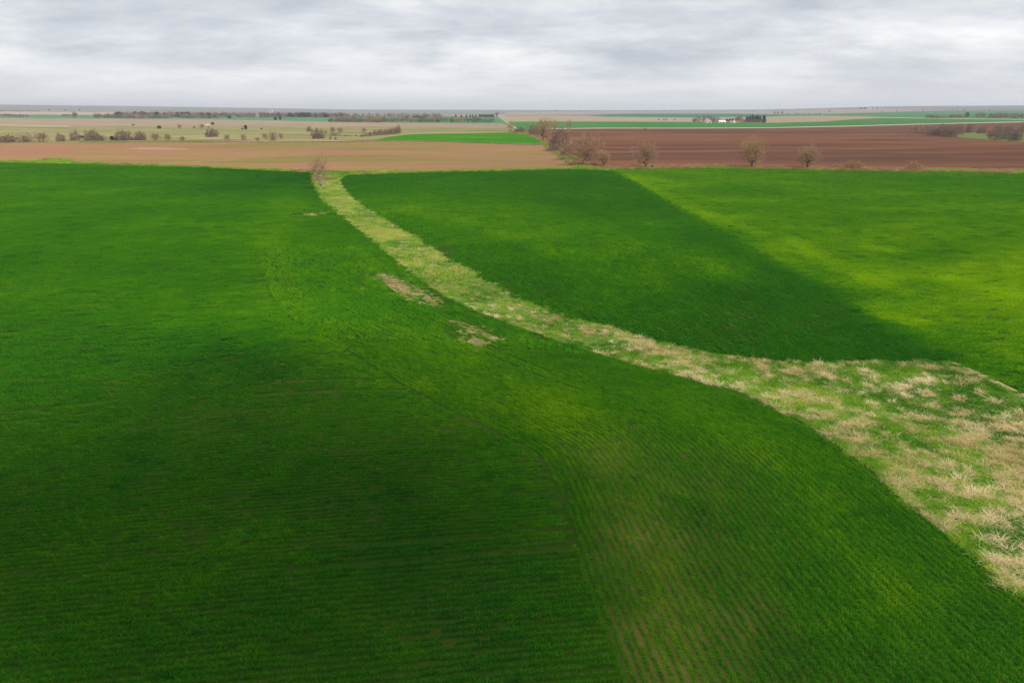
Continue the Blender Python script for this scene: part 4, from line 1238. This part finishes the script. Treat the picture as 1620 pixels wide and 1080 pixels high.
for u, v, w, h, lab in [(128, 218.3, 9, 3.5, 'flat dark green cedar right behind the fifth bush from the left'), (177.5, 221.9, 6, 6.5, 'left of two small dark cedars in the pasture edge row'), (184, 222, 6.5, 4.5, 'right of two small dark cedars in the pasture edge row'),
                        (211.3, 222, 3, 2.6, 'left of two tiny black cedars between round grey bushes'), (215, 222, 3, 2.4, 'right of two tiny black cedars between round grey bushes'),
                        (252, 203.8, 6.5, 4.6, 'wide black cedar alone on the far pasture at left'), (389, 205, 5, 6.6, 'dark round cedar alone on the far pasture right of the dirt bank'), (383.5, 205, 2.6, 2.6, 'tiny cedar at the left foot of a dark round cedar'), (414, 205, 2.6, 2.4, 'tiny dark cedar right of the dark round cedar'),
                        (336.5, 197.6, 5, 3.8, 'small dark cedar on the low dirt bank'), (211, 198.6, 4, 2, 'very small dark cedar on the far pasture at left')]:
    near_list.append(('cedar_b' if w > h else 'cedar', u, v, w, h, lab, 'evergreen_bush', 'bush', 'cedars on the pasture'))
GR_H = 'leafless trees around the green hollow in the ploughed field'
for k, u, v, w, h, lab in [
    ('shrub_c', 1448, 211.5, 15, 12, 'leafmost thin bush of the hollow thicket'.replace('leafmost', 'leftmost')), ('shrub_b', 1460, 211.8, 12, 7, 'low dark bush near the left end of the hollow thicket'), ('shrub_c', 1466, 210.5, 13, 13, 'orange-topped bush near the left end of the hollow thicket'),
    ('thicket', 1477, 214.5, 23, 14, 'dark wide bush left of centre in the hollow thicket'), ('thicket', 1490, 214.5, 20, 17, 'tall dark bush in the middle of the hollow thicket'), ('thicket', 1502, 216.3, 24, 17, 'large dark bush right of centre in the hollow thicket'), ('shrub_a', 1513, 212.5, 18, 14, 'grey bush at the right end of the hollow thicket'),
    ('thicket', 1532.5, 210.3, 11, 14, 'single upright tree standing on the far rim of the green hollow'), ('shrub_a', 1552, 211.2, 15, 10, 'low brown tree on the far rim of the green hollow'), ('shrub_a', 1578, 208.5, 14, 10, 'faint brown tree behind the row on the near rim of the hollow'), ('shrub_a', 1596, 207.5, 16, 8, 'faint brown tree behind the right part of the hollow row'),
    ('spread_a', 1565, 221.6, 15, 18, 'first dark tree from the left in the row on the near rim of the hollow'), ('thicket', 1576, 222, 15, 18, 'second dark tree from the left in the row on the near rim of the hollow'), ('thicket', 1590, 221, 18, 20, 'third tree from the left in the hollow row, with a leaning dark trunk'),
    ('thicket', 1602, 223, 14, 18, 'fourth tree from the left in the hollow row'), ('thicket', 1609, 223, 14, 20, 'last tree at the right end of the hollow row'), ('shrub_b', 1619, 208, 12, 13, 'dark tree cut by the right edge behind the hollow')]:
    near_list.append((k, u, v, w, h, lab, 'bare_tree', 'tree', GR_H))
near_list.append(('shrub_b', 1020, 206.6, 4, 4, 'tiny dark bush near the far edge of the ploughed field', 'bush', 'bush', None))
for a in near_list:
    plant(a[0], a[1], a[2], a[3], a[4], a[5], a[6], a[7], a[8])

# far belts, each tree its own object
rb = random.Random(12)


def belt(u0, u1, vfun, hrange, step, keys, label, group, name='bare_tree'):
    u = u0
    while u < u1:
        h = 0.86 * rb.uniform(*hrange)
        plant(rb.choice(keys), u, vfun(u) + rb.uniform(-0.3, 0.3), h * rb.uniform(0.9, 1.4), h, label, name, 'tree', group, rb.uniform(0, 6.28))
        u += step * rb.uniform(0.6, 1.4)


FG = ['far_grey', 'far_grey2']; FT = ['far_grey', 'far_tan', 'far_grey2']; FGR = ['far_green', 'far_green2', 'far_tan']; FC = ['far_cedar', 'far_cedar2']
lin = lambda a, va, b, vb: (lambda u: va + (vb - va) * (u - a) / (b - a))
belt(151, 172, lin(150, 187, 172, 187.2), (6, 9), 5, FG, 'leafless tree at the thin left end of the far tree belt', 'far belt, thin left end')
belt(172, 270, lin(172, 187.2, 270, 188), (5.5, 8), 3.4, FGR, 'budding grey-green tree in front of the evergreens of the far belt', 'far belt, budding trees')
belt(184, 332, lin(184, 185, 332, 186), (7.0, 9.5), 3.2, FC + FG, 'dark tree of the far belt behind the small red house', 'far belt, dark trees', 'evergreen_tree')
belt(290, 350, lin(290, 187.2, 350, 187.5), (5.5, 8.5), 4, FT, 'grey-brown leafless tree in the middle of the far belt at left', 'far belt, leafless middle')
belt(340, 404, lin(340, 185.2, 404, 185.5), (6.5, 9), 3.0, FG, 'purple-grey leafless tree in the dense right part of the left far belt', 'far belt, dense right part')
belt(412, 546, lin(412, 185.5, 546, 186.2), (6.5, 9), 2.8, FG + ['far_cedar2'], 'dark grey tree of the far belt right of the white tower', 'far belt right of the tower')
belt(522, 600, lin(522, 193, 600, 194), (6, 9), 4.4, FT + FGR, 'greyish tree at the left end of the green far wood behind the stubble', 'far wood, left end')
belt(540, 780, lin(540, 193, 780, 194), (8, 10.5), 5.0, FGR, 'grey-green budding tree of the far wood behind the stubble field', 'far wood of budding trees')
belt(550, 700, lin(550, 186, 700, 186), (5, 8), 5.0, FGR + FG, 'hazy leafless tree in the rear of the far wood', 'far wood, rear trees')
for u, v, w, h in [(331, 187.4, 4, 3), (363, 187.9, 5.5, 4), (436, 190.3, 5, 5), (443.5, 189.8, 4, 5), (644, 190, 5, 6)]:
    plant('far_cedar2', u, v, w, h, {331: 'small dark bush low in front of the left far belt', 363: 'dark rounded bush at the left of the far green field', 436: 'dark round bush on the near edge of the far green field', 443.5: 'faint bush right beside the dark round bush', 644: 'dark bush in the middle of the budding far wood'}[u], 'evergreen_bush', 'bush')
belt(655, 673, lin(655, 187, 673, 187), (3, 4.5), 2.6, FC, 'dark evergreen of the close row beside the tiny white shed', 'evergreens beside the tiny white shed', 'evergreen_tree')
for u in (721, 730, 738, 744, 748, 753):
    plant('far_cedar', u, 185.8, 3, 4.0, 'dark evergreen in the spaced left part of the far windbreak', 'evergreen_tree', 'tree', 'far windbreak, spaced left part')
belt(759, 780, lin(759, 185.6, 780, 185.4), (3.6, 4.8), 2.4, FC, 'dark evergreen in the dense right part of the far windbreak', 'far windbreak, dense right part', 'evergreen_tree')
plant('far_grey', 786, 186, 6, 8, 'leafless tree at the end of the far windbreak by the lane', 'bare_tree', 'tree')
plant('far_grey', 119, 187, 9, 9, 'lone leafless tree on the far green field at left')
for u in (100, 104, 109):
    plant('far_green', u, 184.5, 5, 3.5, 'low hazy bush in the far green field left of the lone tree', 'bush', 'bush', 'hazy bushes left of the lone tree')
belt(4, 48, lin(0, 184.5, 48, 185.5), (4, 6), 5, FG, 'hazy tree in the far green field at the left edge', 'hazy trees at the left edge')
belt(2, 64, lin(0, 176.5, 64, 176.5), (1.6, 2.6), 3.4, FG, 'very distant tree in the thin line below the left horizon', 'thin distant tree line at left')
for u in (78, 104, 126):
    plant('far_grey', u, 175.8, 3, 2.6, 'very distant single tree on the left ridge', 'bare_tree', 'tree', 'single trees on the left ridge')
# right side distance
belt(1466, 1496, lin(1466, 187, 1496, 187.4), (4.5, 6.5), 3.4, FG, 'grey tree of the small wood left on the green hillside', 'hillside wood, left')
belt(1502, 1520, lin(1502, 187, 1520, 187), (6, 8), 3.4, FG, 'dark tree of the middle clump on the green hillside', 'hillside wood, middle clump')
plant('far_tan', 1524, 187, 5, 5, 'small tan tree right of the dark hillside clump'); plant('far_cedar2', 1529, 186, 6, 7.5, 'dark bluish tree ending the hillside clump', 'evergreen_tree')
belt(1546, 1558, lin(1546, 186, 1558, 186), (7, 9), 5, ['far_tan', 'far_green'], 'pale budding tree in the gap of the hillside wood', 'hillside wood, pale trees')
belt(1565, 1622, lin(1565, 186.5, 1622, 187.5), (7, 10), 4.6, FGR + FG, 'grey-green tree of the right hillside wood', 'hillside wood, right')
for u, v in [(1395, 178.6), (1418, 177.5), (1460.5, 175.8), (1506, 175.2), (1525, 175), (1565, 174.8)]:
    plant('far_grey', u, v, 2.6, 2.6, 'tiny distant tree dotted along the top of the green hillside', 'bare_tree', 'tree', 'trees dotted on the hilltop')
for u in (1225, 1230, 1237, 1312):
    plant('far_grey', u, {1225: 181.5, 1230: 181.6, 1237: 181.6, 1312: 178.2}[u], 3.2, 5 if u < 1300 else 2.6, 'tiny distant tree on the slope right of the farmstead', 'bare_tree', 'tree', 'distant trees right of the farmstead')
belt(1245, 1302, lin(1245, 181.5, 1302, 181.2), (1.8, 3), 6, FG, 'tiny tree in the faint line on the slope right of the farmstead', 'faint tree line right of the farmstead')
for u in (1264, 1278, 1286, 1310, 1315, 1330, 1347):
    plant('far_grey', u, 174.6 - (u - 1264) * 0.02, 2, 1.6, 'speck of a tree on the right horizon ridge', 'bare_tree', 'tree', 'specks of trees on the right ridge')
for u in (880, 917, 1023, 1050, 1190, 1337):
    plant('far_grey', u, 176.6 if u < 1300 else 173.6, 4, 1.6, 'speck of a tree on the horizon beyond the farmstead', 'bare_tree', 'tree', 'specks of trees beyond the farmstead')
for u, v in [(1042, 190.8), (1050, 191), (1054, 190.6), (1067, 190.8)]:
    plant('far_tan', u, v, 4, 2.6, 'low dark scrub in the tan field left of the farmstead', 'bush', 'bush', 'scrub in the tan field')
# farmstead
GR_F = 'leafless trees of the farmstead'
for u, w, h, lab in [(1098, 7, 5, 'small tan leafless tree at the left end of the farmstead'), (1103, 11, 9.5, 'wide leafless tree left of the pale gabled house'), (1113, 8, 10, 'tall leafless tree directly left of the gabled house'), (1121, 12, 10, 'purple leafless tree behind the gabled house'), (1128, 9, 8, 'grey tree behind and right of the gabled house'), (1134, 10, 7.5, 'grey tree left of the white long barn')]:
    plant('far_grey2' if w != 7 else 'far_tan', u, 193.3, w, h, lab, 'bare_tree', 'tree', GR_F)
for u, w, h, lab in [(1149, 4.6, 5, 'left of three dark cedars behind the white barns'), (1154, 4, 5.4, 'middle of three dark cedars behind the white barns'), (1159, 4, 5.4, 'right of three dark cedars behind the white barns')]:
    plant('far_cedar2', u, 193.6, w, h, lab, 'evergreen_tree', 'tree', 'three cedars behind the white barns')
for u, w, h, lab in [(1165, 8, 8, 'grey leafless tree behind the small white shed'), (1170, 11, 11, 'tan leafless tree left of the evergreen windbreak')]:
    plant('far_tan', u, 193.8, w, h, lab, 'bare_tree', 'tree', GR_F)
for i, u in enumerate((1181, 1185.5, 1190, 1194.5, 1198, 1202)):
    plant('far_cedar', u, 193.6, 5.6, 8.5 + (i * 37 % 5) * 0.5, 'dark evergreen in the close row of the farm windbreak', 'evergreen_tree', 'tree', 'evergreens of the farm windbreak')
plant('far_cedar', 1208, 194.2, 6.5, 10.5, 'tallest dark evergreen at the right end of the farm windbreak', 'evergreen_tree', 'tree')
for u in (1174, 1180, 1187, 1194, 1201):
    plant('far_grey', u, 194.3, 7, 5.5, 'grey undergrowth tree in front of the farm windbreak', 'bare_tree', 'tree', 'undergrowth of the farm windbreak')

# ------------------------------------------------------------------ buildings
M_WHITE = simple_mat('white_paint', (0.78, 0.77, 0.74), 0.6, 0.05); M_PINK = simple_mat('pale_siding', (0.62, 0.50, 0.48), 0.6, 0.06)
M_ROOF = simple_mat('grey_roof', (0.42, 0.36, 0.37), 0.6, 0.1); M_MET = simple_mat('pale_metal', (0.70, 0.71, 0.72), 0.4, 0.08)
M_GLASS = simple_mat('dark_glass', (0.04, 0.045, 0.05), 0.2, 0.05); M_RED = simple_mat('red_siding', (0.38, 0.13, 0.10), 0.7, 0.08)
M_DARK = simple_mat('dark_door', (0.07, 0.06, 0.06), 0.7, 0.1); M_BLUE = simple_mat('blue_grey_roof', (0.20, 0.26, 0.36), 0.5, 0.1)
M_CONC = simple_mat('concrete', (0.60, 0.60, 0.60), 0.8, 0.08); M_WOOD = simple_mat('weathered_wood', (0.24, 0.22, 0.18), 0.85, 0.2); M_WIRE = simple_mat('wire', (0.25, 0.25, 0.26), 0.5, 0.1)
M_SOIL = simple_mat('bare_soil', (0.36, 0.25, 0.16), 0.95, 0.3, 2.0); M_DSOIL = simple_mat('dark_soil', (0.05, 0.035, 0.025), 0.95, 0.3, 2.0)


def house(name, u, v, wpx, hpx, dratio, wallm, roofm, label, cat, rz=0.0, gable_front=False, doors=1, wins=2, chimney=False, eave=0.55):
    p = ground(u, v); dp = depth(p) / 1080
    w = wpx * dp; h = hpx * dp; d = w * dratio
    root = empty(name, (p[0], p[1], p[2] - 0.1), rz)
    zb, ze, zt = -0.4, h * eave, h
    m = MB()
    if gable_front:
        m.prism([(-w / 2, zb), (w / 2, zb), (w / 2, ze), (0, zt - 0.15), (-w / 2, ze)], 0, d)
    else:
        o = len(m.v); m.prism([(0, zb), (d, zb), (d, ze), (d / 2, zt - 0.15), (0, ze)], -w / 2, w / 2)
        m.v = [(y, x, z) for x, y, z in m.v]; m.f = [tuple(reversed(f)) for f in m.f]
    m.build('wall', wallm, root)
    r_ = MB(); t = 0.22; ov = 0.45
    half = (w if gable_front else d) / 2; sl = (zt - ze) / half
    for s in (-1, 1):
        pts = [(0, zt), (0, zt + t), (s * (half + ov), ze - ov * sl + t), (s * (half + ov), ze - ov * sl)]
        if s < 0: pts = pts[::-1]
        if gable_front:
            r_.prism(pts, -ov, d + ov)
        else:
            q = MB(); q.prism(pts, -w / 2 - ov, w / 2 + ov); o = len(r_.v)
            r_.v += [(y, x + d / 2, z) for x, y, z in q.v]; r_.f += [tuple(o + i for i in reversed(f)) for f in q.f]
    ro = r_.build('roof', roofm, root)
    if chimney:
        c = MB(); c.box(w * 0.12, w * 0.12 + 0.9, d * 0.5, d * 0.5 + 0.9, zt - 1.0, zt + 1.2); c.build('chimney', M_CONC, ro)
    for k in range(doors):
        dw, dh = min(3.2, w * 0.22), min(3.0, ze * 0.85)
        x = -w / 2 + w * (k + 0.6) / (doors + 0.6) if doors > 1 else w * 0.1
        c = MB(); c.box(x - dw / 2, x + dw / 2, -0.06, 0.05, 0, dh); do = c.build('door', M_DARK, root)
        c = MB(); c.box(x + dw * 0.3, x + dw * 0.3 + 0.12, -0.14, -0.06, dh * 0.45, dh * 0.5 + 0.1); c.build('handle', M_MET, do)
    for k in range(wins):
        x = -w * 0.40 + w * 0.8 * k / max(wins - 1, 1); ww_ = min(1.2, w * 0.1)
        if abs(x - w * 0.1) < w * 0.14: continue
        zc_ = min(ze * 0.6, 2.0)
        c = MB(); c.box(x - ww_ / 2, x + ww_ / 2, -0.05, 0.05, zc_ - 0.6, zc_ + 0.6); wo_ = c.build('window', M_GLASS, root)
        c = MB()
        for q in ((x - ww_ / 2 - .1, x - ww_ / 2, zc_ - .7, zc_ + .7), (x + ww_ / 2, x + ww_ / 2 + .1, zc_ - .7, zc_ + .7), (x - ww_ / 2, x + ww_ / 2, zc_ + .6, zc_ + .7), (x - ww_ / 2, x + ww_ / 2, zc_ - .7, zc_ - .6)):
            c.box(q[0], q[1], -0.08, 0.04, q[2], q[3])
        c.build('frame', M_WHITE, wo_)
    props(root, label, cat)
    return root


house('farmhouse', 1121.5, 195.2, 9, 6.2, 1.1, M_PINK, M_ROOF, 'pale pinkish gabled farmhouse among the leafless trees', 'house', R(4), True, 1, 3, True, 0.6)
house('garage', 1116.2, 195.0, 4, 3.0, 1.4, M_PINK, M_ROOF, 'low pale lean garage at the left side of the gabled farmhouse', 'garage', R(4), False, 1, 0)
house('barn', 1143, 194.8, 11, 3.8, 0.6, M_WHITE, M_MET, 'long low white barn between the farmhouse and the dark cedars', 'barn', 0, False, 2, 3, False, 0.5)
house('shed', 1156.5, 194.2, 3.6, 3.2, 1.0, M_WHITE, M_MET, 'narrow white shed between the dark cedars', 'shed', R(-8), True, 1, 0)
house('shed', 1162.5, 194.9, 4.4, 3.8, 1.0, M_WHITE, M_MET, 'bright white gabled shed right of the dark cedars', 'shed', R(10), True, 1, 2)
house('farmhouse', 211.5, 187.5, 5, 5.5, 1.0, M_RED, M_ROOF, 'small red-brown house in front of the far tree belt at left', 'house', 0, True, 1, 2, True)
house('barn', 226, 187.2, 10, 2.0, 0.4, M_WHITE, M_MET, 'long low white building right of the small red-brown house', 'barn', 0, False, 2, 2)
house('barn', 348.5, 180.2, 5, 2.4, 0.7, M_WHITE, M_MET, 'small white building seen above the left far belt', 'barn', 0)
house('shed', 658.5, 189.2, 5, 2.0, 0.8, M_WHITE, M_MET, 'tiny white shed beside the row of evergreens in the far wood', 'shed', 0)
for i, (u, w, lab) in enumerate([(1377, 7, 'wide blue-roofed farm building on the right horizon ridge'), (1384.5, 5, 'second blue-roofed building right of the widest on the ridge'), (1392, 4, 'rightmost blue-grey roofed building on the ridge')]):
    house('barn', u, 172.9, w, 2.2, 0.6, M_CONC if i else M_WHITE, M_BLUE, lab, 'barn', R(5 * i), False, 1, 2)
for u in (1362, 1368.5, 1373, 1381, 1388):
    plant('far_cedar2', u, 172.9, 3.2, 2.4, 'dark tree around the blue-roofed buildings on the ridge', 'evergreen_tree', 'tree', 'trees at the ridge farm')

# distant grain elevator
p = ground(427, 180.5); dp = depth(p) / 1080
root = empty('grain_elevator', (p[0], p[1], p[2] - 0.5))
m = MB()
w_ = 4.2 * dp
for i in range(4):
    m.tube((-w_ * 1.2 + i * w_ * 0.62, 0, -1), (-w_ * 1.2 + i * w_ * 0.62, 0, 2.6 * dp), w_ * 0.3, w_ * 0.3, 14)
m.build('silo', M_CONC, root)
m = MB(); m.box(w_ * 0.2 + w_ * .55, w_ * 0.2 + w_ * 1.0, -w_ * .25, w_ * .25, -1, 7.0 * dp); m.box(w_ * 0.8, w_ * 1.15, -w_ * .2, w_ * .2, 2.6 * dp, 5.0 * dp); m.build('tower', M_CONC, root)
m = MB(); m.box(-w_ * 1.4, w_ * 0.75, -w_ * .12, w_ * .12, 2.65 * dp, 3.1 * dp); m.build('gallery', M_MET, root)
props(root, 'pale grain elevator tower far off above the tree belt', 'grain elevator')

# low dirt bank in the pasture
p = ground(328.5, 198); dp = depth(p) / 1080
rr_ = np.random.default_rng(4); nx_, ny_ = 26, 10; vv = []; ff = []
for j in range(ny_):
    for i in range(nx_):
        a, b = i / (nx_ - 1) * 2 - 1, j / (ny_ - 1) * 2 - 1
        e = max(0, 1 - a * a) * (1 if b > -0.6 else 0.05) * max(0, 1 - max(b, 0) ** 2)
        vv.append((a * 4.2 * dp, b * 4 + rr_.normal(0, .15), -0.3 + e * (1.7 * dp) * (0.85 + 0.3 * rr_.random())))
for j in range(ny_ - 1):
    for i in range(nx_ - 1):
        ff.append((j * nx_ + i, j * nx_ + i + 1, (j + 1) * nx_ + i + 1, (j + 1) * nx_ + i))
o = link(bpy.data.objects.new('dirt_bank', np_mesh('dirt_bank', vv, ff, simple_mat('pale_dirt', (0.55, 0.45, 0.3), 0.9, 0.3), True))); o.location = (p[0], p[1], p[2])
props(o, 'low pale eroded dirt bank beside a small cedar on the far pasture', 'dirt bank')

# washed-out burrow in the waterway
p = ground(1291, 657)
mb = MB(); rw_ = random.Random(3)
for i in range(70):
    t = rw_.random(); cx_ = -2.0 + 3.6 * t + rw_.gauss(0, .18); cy_ = 1.2 - 2.2 * t + rw_.gauss(0, .22); s_z = rw_.uniform(.06, .17)
    base = (cx_, cy_, -0.04); n_ = 6; o_ = len(mb.v)
    for kk, (rad, zz) in enumerate(((1.0, 0), (0.8, .55), (0.35, .95))):
        for q in range(n_):
            aa = 6.283 * q / n_ + i; mb.v.append((base[0] + math.cos(aa) * s_z * rad * rw_.uniform(.8, 1.2), base[1] + math.sin(aa) * s_z * rad * rw_.uniform(.8, 1.2), base[2] + zz * s_z))
    for kk in range(2):
        for q in range(n_):
            q2 = (q + 1) % n_; mb.f.append((o_ + kk * n_ + q, o_ + kk * n_ + q2, o_ + (kk + 1) * n_ + q2, o_ + (kk + 1) * n_ + q))
    mb.f.append(tuple(o_ + 2 * n_ + q for q in range(n_)))
o = mb.build('dirt_pile', M_SOIL); o.location = p
props(o, 'small pile of brown dirt clods at a burrow in the grassed waterway', 'dirt pile')

# utility poles along the gravel road
def utility_pole(u, v, hpx, label):
    p = ground(u, v); h = hpx * depth(p) / 1080
    root = empty('utility_pole', (p[0], p[1], p[2] - 0.2), R(3))
    m = MB(); m.tube((0, 0, -0.3), (0, 0, h), 0.19, 0.13, 8); m.build('pole', M_WOOD, root)
    m = MB(); m.box(-1.3, 1.3, -0.34, -0.20, h - 1.0, h - 0.78); ca = m.build('crossarm', M_WOOD, root)
    for x_ in (-1.15, 0.0, 1.15):
        m = MB(); m.tube((x_, -0.27, h - 0.78), (x_, -0.27, h - 0.5), 0.09, 0.06, 6); m.build('insulator', M_MET, ca)
    return props(root, label, 'utility pole', 'utility poles along the gravel road')


for u, v, lab in [(898, 202.6, 'pale utility pole beside the thin tree at the left end of the road'), (1001, 202.2, 'pale utility pole on the road left of the tiny field bush'), (1103.5, 202.2, 'pale utility pole on the road below the left end of the farmstead'),
                  (1239, 201.0, 'pale utility pole on the road right of the farm windbreak'), (1365, 198.2, 'pale utility pole on the road below the ridge farm'), (1558, 193.6, 'pale utility pole on the road below the pale hillside trees')]:
    utility_pole(u, v, 10.5, lab)

# wire fence between pasture and brown field
pts = [ground(u, v) for u, v in [(125, 225.2), (280, 224.2), (420, 225.6), (500, 224.8), (600, 223.4), (700, 224.4), (800, 228.3), (858, 229.6)]]
root = empty('wire_fence', pts[0]); base = Vector(pts[0])
L = [0]
for a, b in zip(pts[:-1], pts[1:]): L.append(L[-1] + math.hypot(b[0] - a[0], b[1] - a[1]))
npost = 98; posts = []
pm = MB(); pm.tube((0, 0, -0.3), (0, 0, 1.25), 0.06, 0.055, 6); post_me = pm.mesh('post', M_WOOD)
for i in range(npost):
    s = L[-1] * i / (npost - 1)
    x_ = float(np.interp(s, L, [p[0] for p in pts])); y_ = float(np.interp(s, L, [p[1] for p in pts])); z_ = float(height(x_, y_))
    posts.append((x_, y_, z_))
    o = link(bpy.data.objects.new('post', post_me)); o.parent = root; o.location = Vector((x_, y_, z_)) - base
for zz in (0.4, 0.75, 1.1, 1.25):
    m = MB()
    for a, b in zip(posts[:-1], posts[1:]):
        m.tube((a[0] - base.x, a[1] - base.y, a[2] - base.z + zz), (b[0] - base.x, b[1] - base.y, b[2] - base.z + zz), 0.012, 0.012, 3, False)
    m.build('wire', M_WIRE, root)
props(root, 'low wire fence on wooden posts between the pasture and the orange-brown field', 'fence')
# rank grass along that fence
P = []
for a, b in zip(posts[:-1], posts[1:]):
    for _ in range(16):
        t = random.random(); P.append((a[0] + (b[0] - a[0]) * t, a[1] + (b[1] - a[1]) * t + random.gauss(0, 0.8)))
P = np.array(P); k = len(P)
VD = foliage_mat('rank_grass', (0.10, 0.11, 0.04), (0.16, 0.17, 0.06), (0.30, 0.24, 0.12), 0.2, 0.6)
RG = [clump_src('rank_tuft', VD, [blades(60, disc(0.5), (0.4, 1.0), 0.1, (0.1, 0.7), rs, 0.4)])]
scatter('rank_grass', np.column_stack([P, height(P[:, 0], P[:, 1])]), rs.uniform(0, 6.28, k), rs.uniform(0.25, 0.6, k), np.zeros(k, int), rs.random(k), RG, 'dark rank grass growing along the wire fence', 'grass')

# ------------------------------------------------------------------ unseen sun blocker, added to shade the near left of the field
BLM = simple_mat('blocker_mass', (0.85, 0.85, 0.88), 1.0, 0.03, 0.01)


def blocker(name, target, alt, rx, ry, rot, label, seed):
    k = alt / SUNV.z
    c = Vector((target[0], target[1], 0)) + SUNV * k
    r_ = np.random.default_rng(seed)
    nu, nv = 48, 16; v = []; f = []
    ph = r_.uniform(0, 6.28, 8)
    for j in range(nv + 1):
        th = math.pi * j / nv
        for i in range(nu):
            a = 2 * math.pi * i / nu
            e = 1 + 0.13 * math.sin(2 * a + ph[0]) + 0.10 * math.sin(3 * a + ph[1]) + 0.08 * math.sin(5 * a + ph[2]) + 0.05 * math.sin(9 * a + ph[3] + th) + 0.05 * math.sin(7 * th + ph[4] + 3 * a)
            x_, y_ = math.sin(th) * math.cos(a) * rx * e, math.sin(th) * math.sin(a) * ry * e
            v.append((x_ * math.cos(rot) - y_ * math.sin(rot), x_ * math.sin(rot) + y_ * math.cos(rot), math.cos(th) * 9 * e))
    for j in range(nv):
        for i in range(nu):
            q = (i + 1) % nu
            f.append((j * nu + i, (j + 1) * nu + i, (j + 1) * nu + q, j * nu + q))
    o = link(bpy.data.objects.new(name, np_mesh(name, v, f, BLM, True))); o.location = c
    props(o, label, 'blocker', None, 'structure')


blocker('blocker', (-17, 31), 420, 29, 20, R(8), 'added unseen cloud overhead shading the foreground wheat', 1)  # out-of-view object added only to block the sun over the near wheat

# ------------------------------------------------------------------ air
hb = MB(); hb.box(-11000, 11000, -9800, 11000, -75, 104)
hm, hnt, hout = newmat('haze')
pv = N(hnt, 'ShaderNodeVolumePrincipled'); setin(pv, {'Color': (0.80, 0.86, 0.95, 1), 'Density': 0.00009, 'Anisotropy': 0.2})
hnt.links.new(pv.outputs[0], hout.inputs['Volume'])
hz_o = hb.build('haze', hm)
props(hz_o, 'thin bluish haze in the air over the distant fields', 'haze', None, 'stuff')
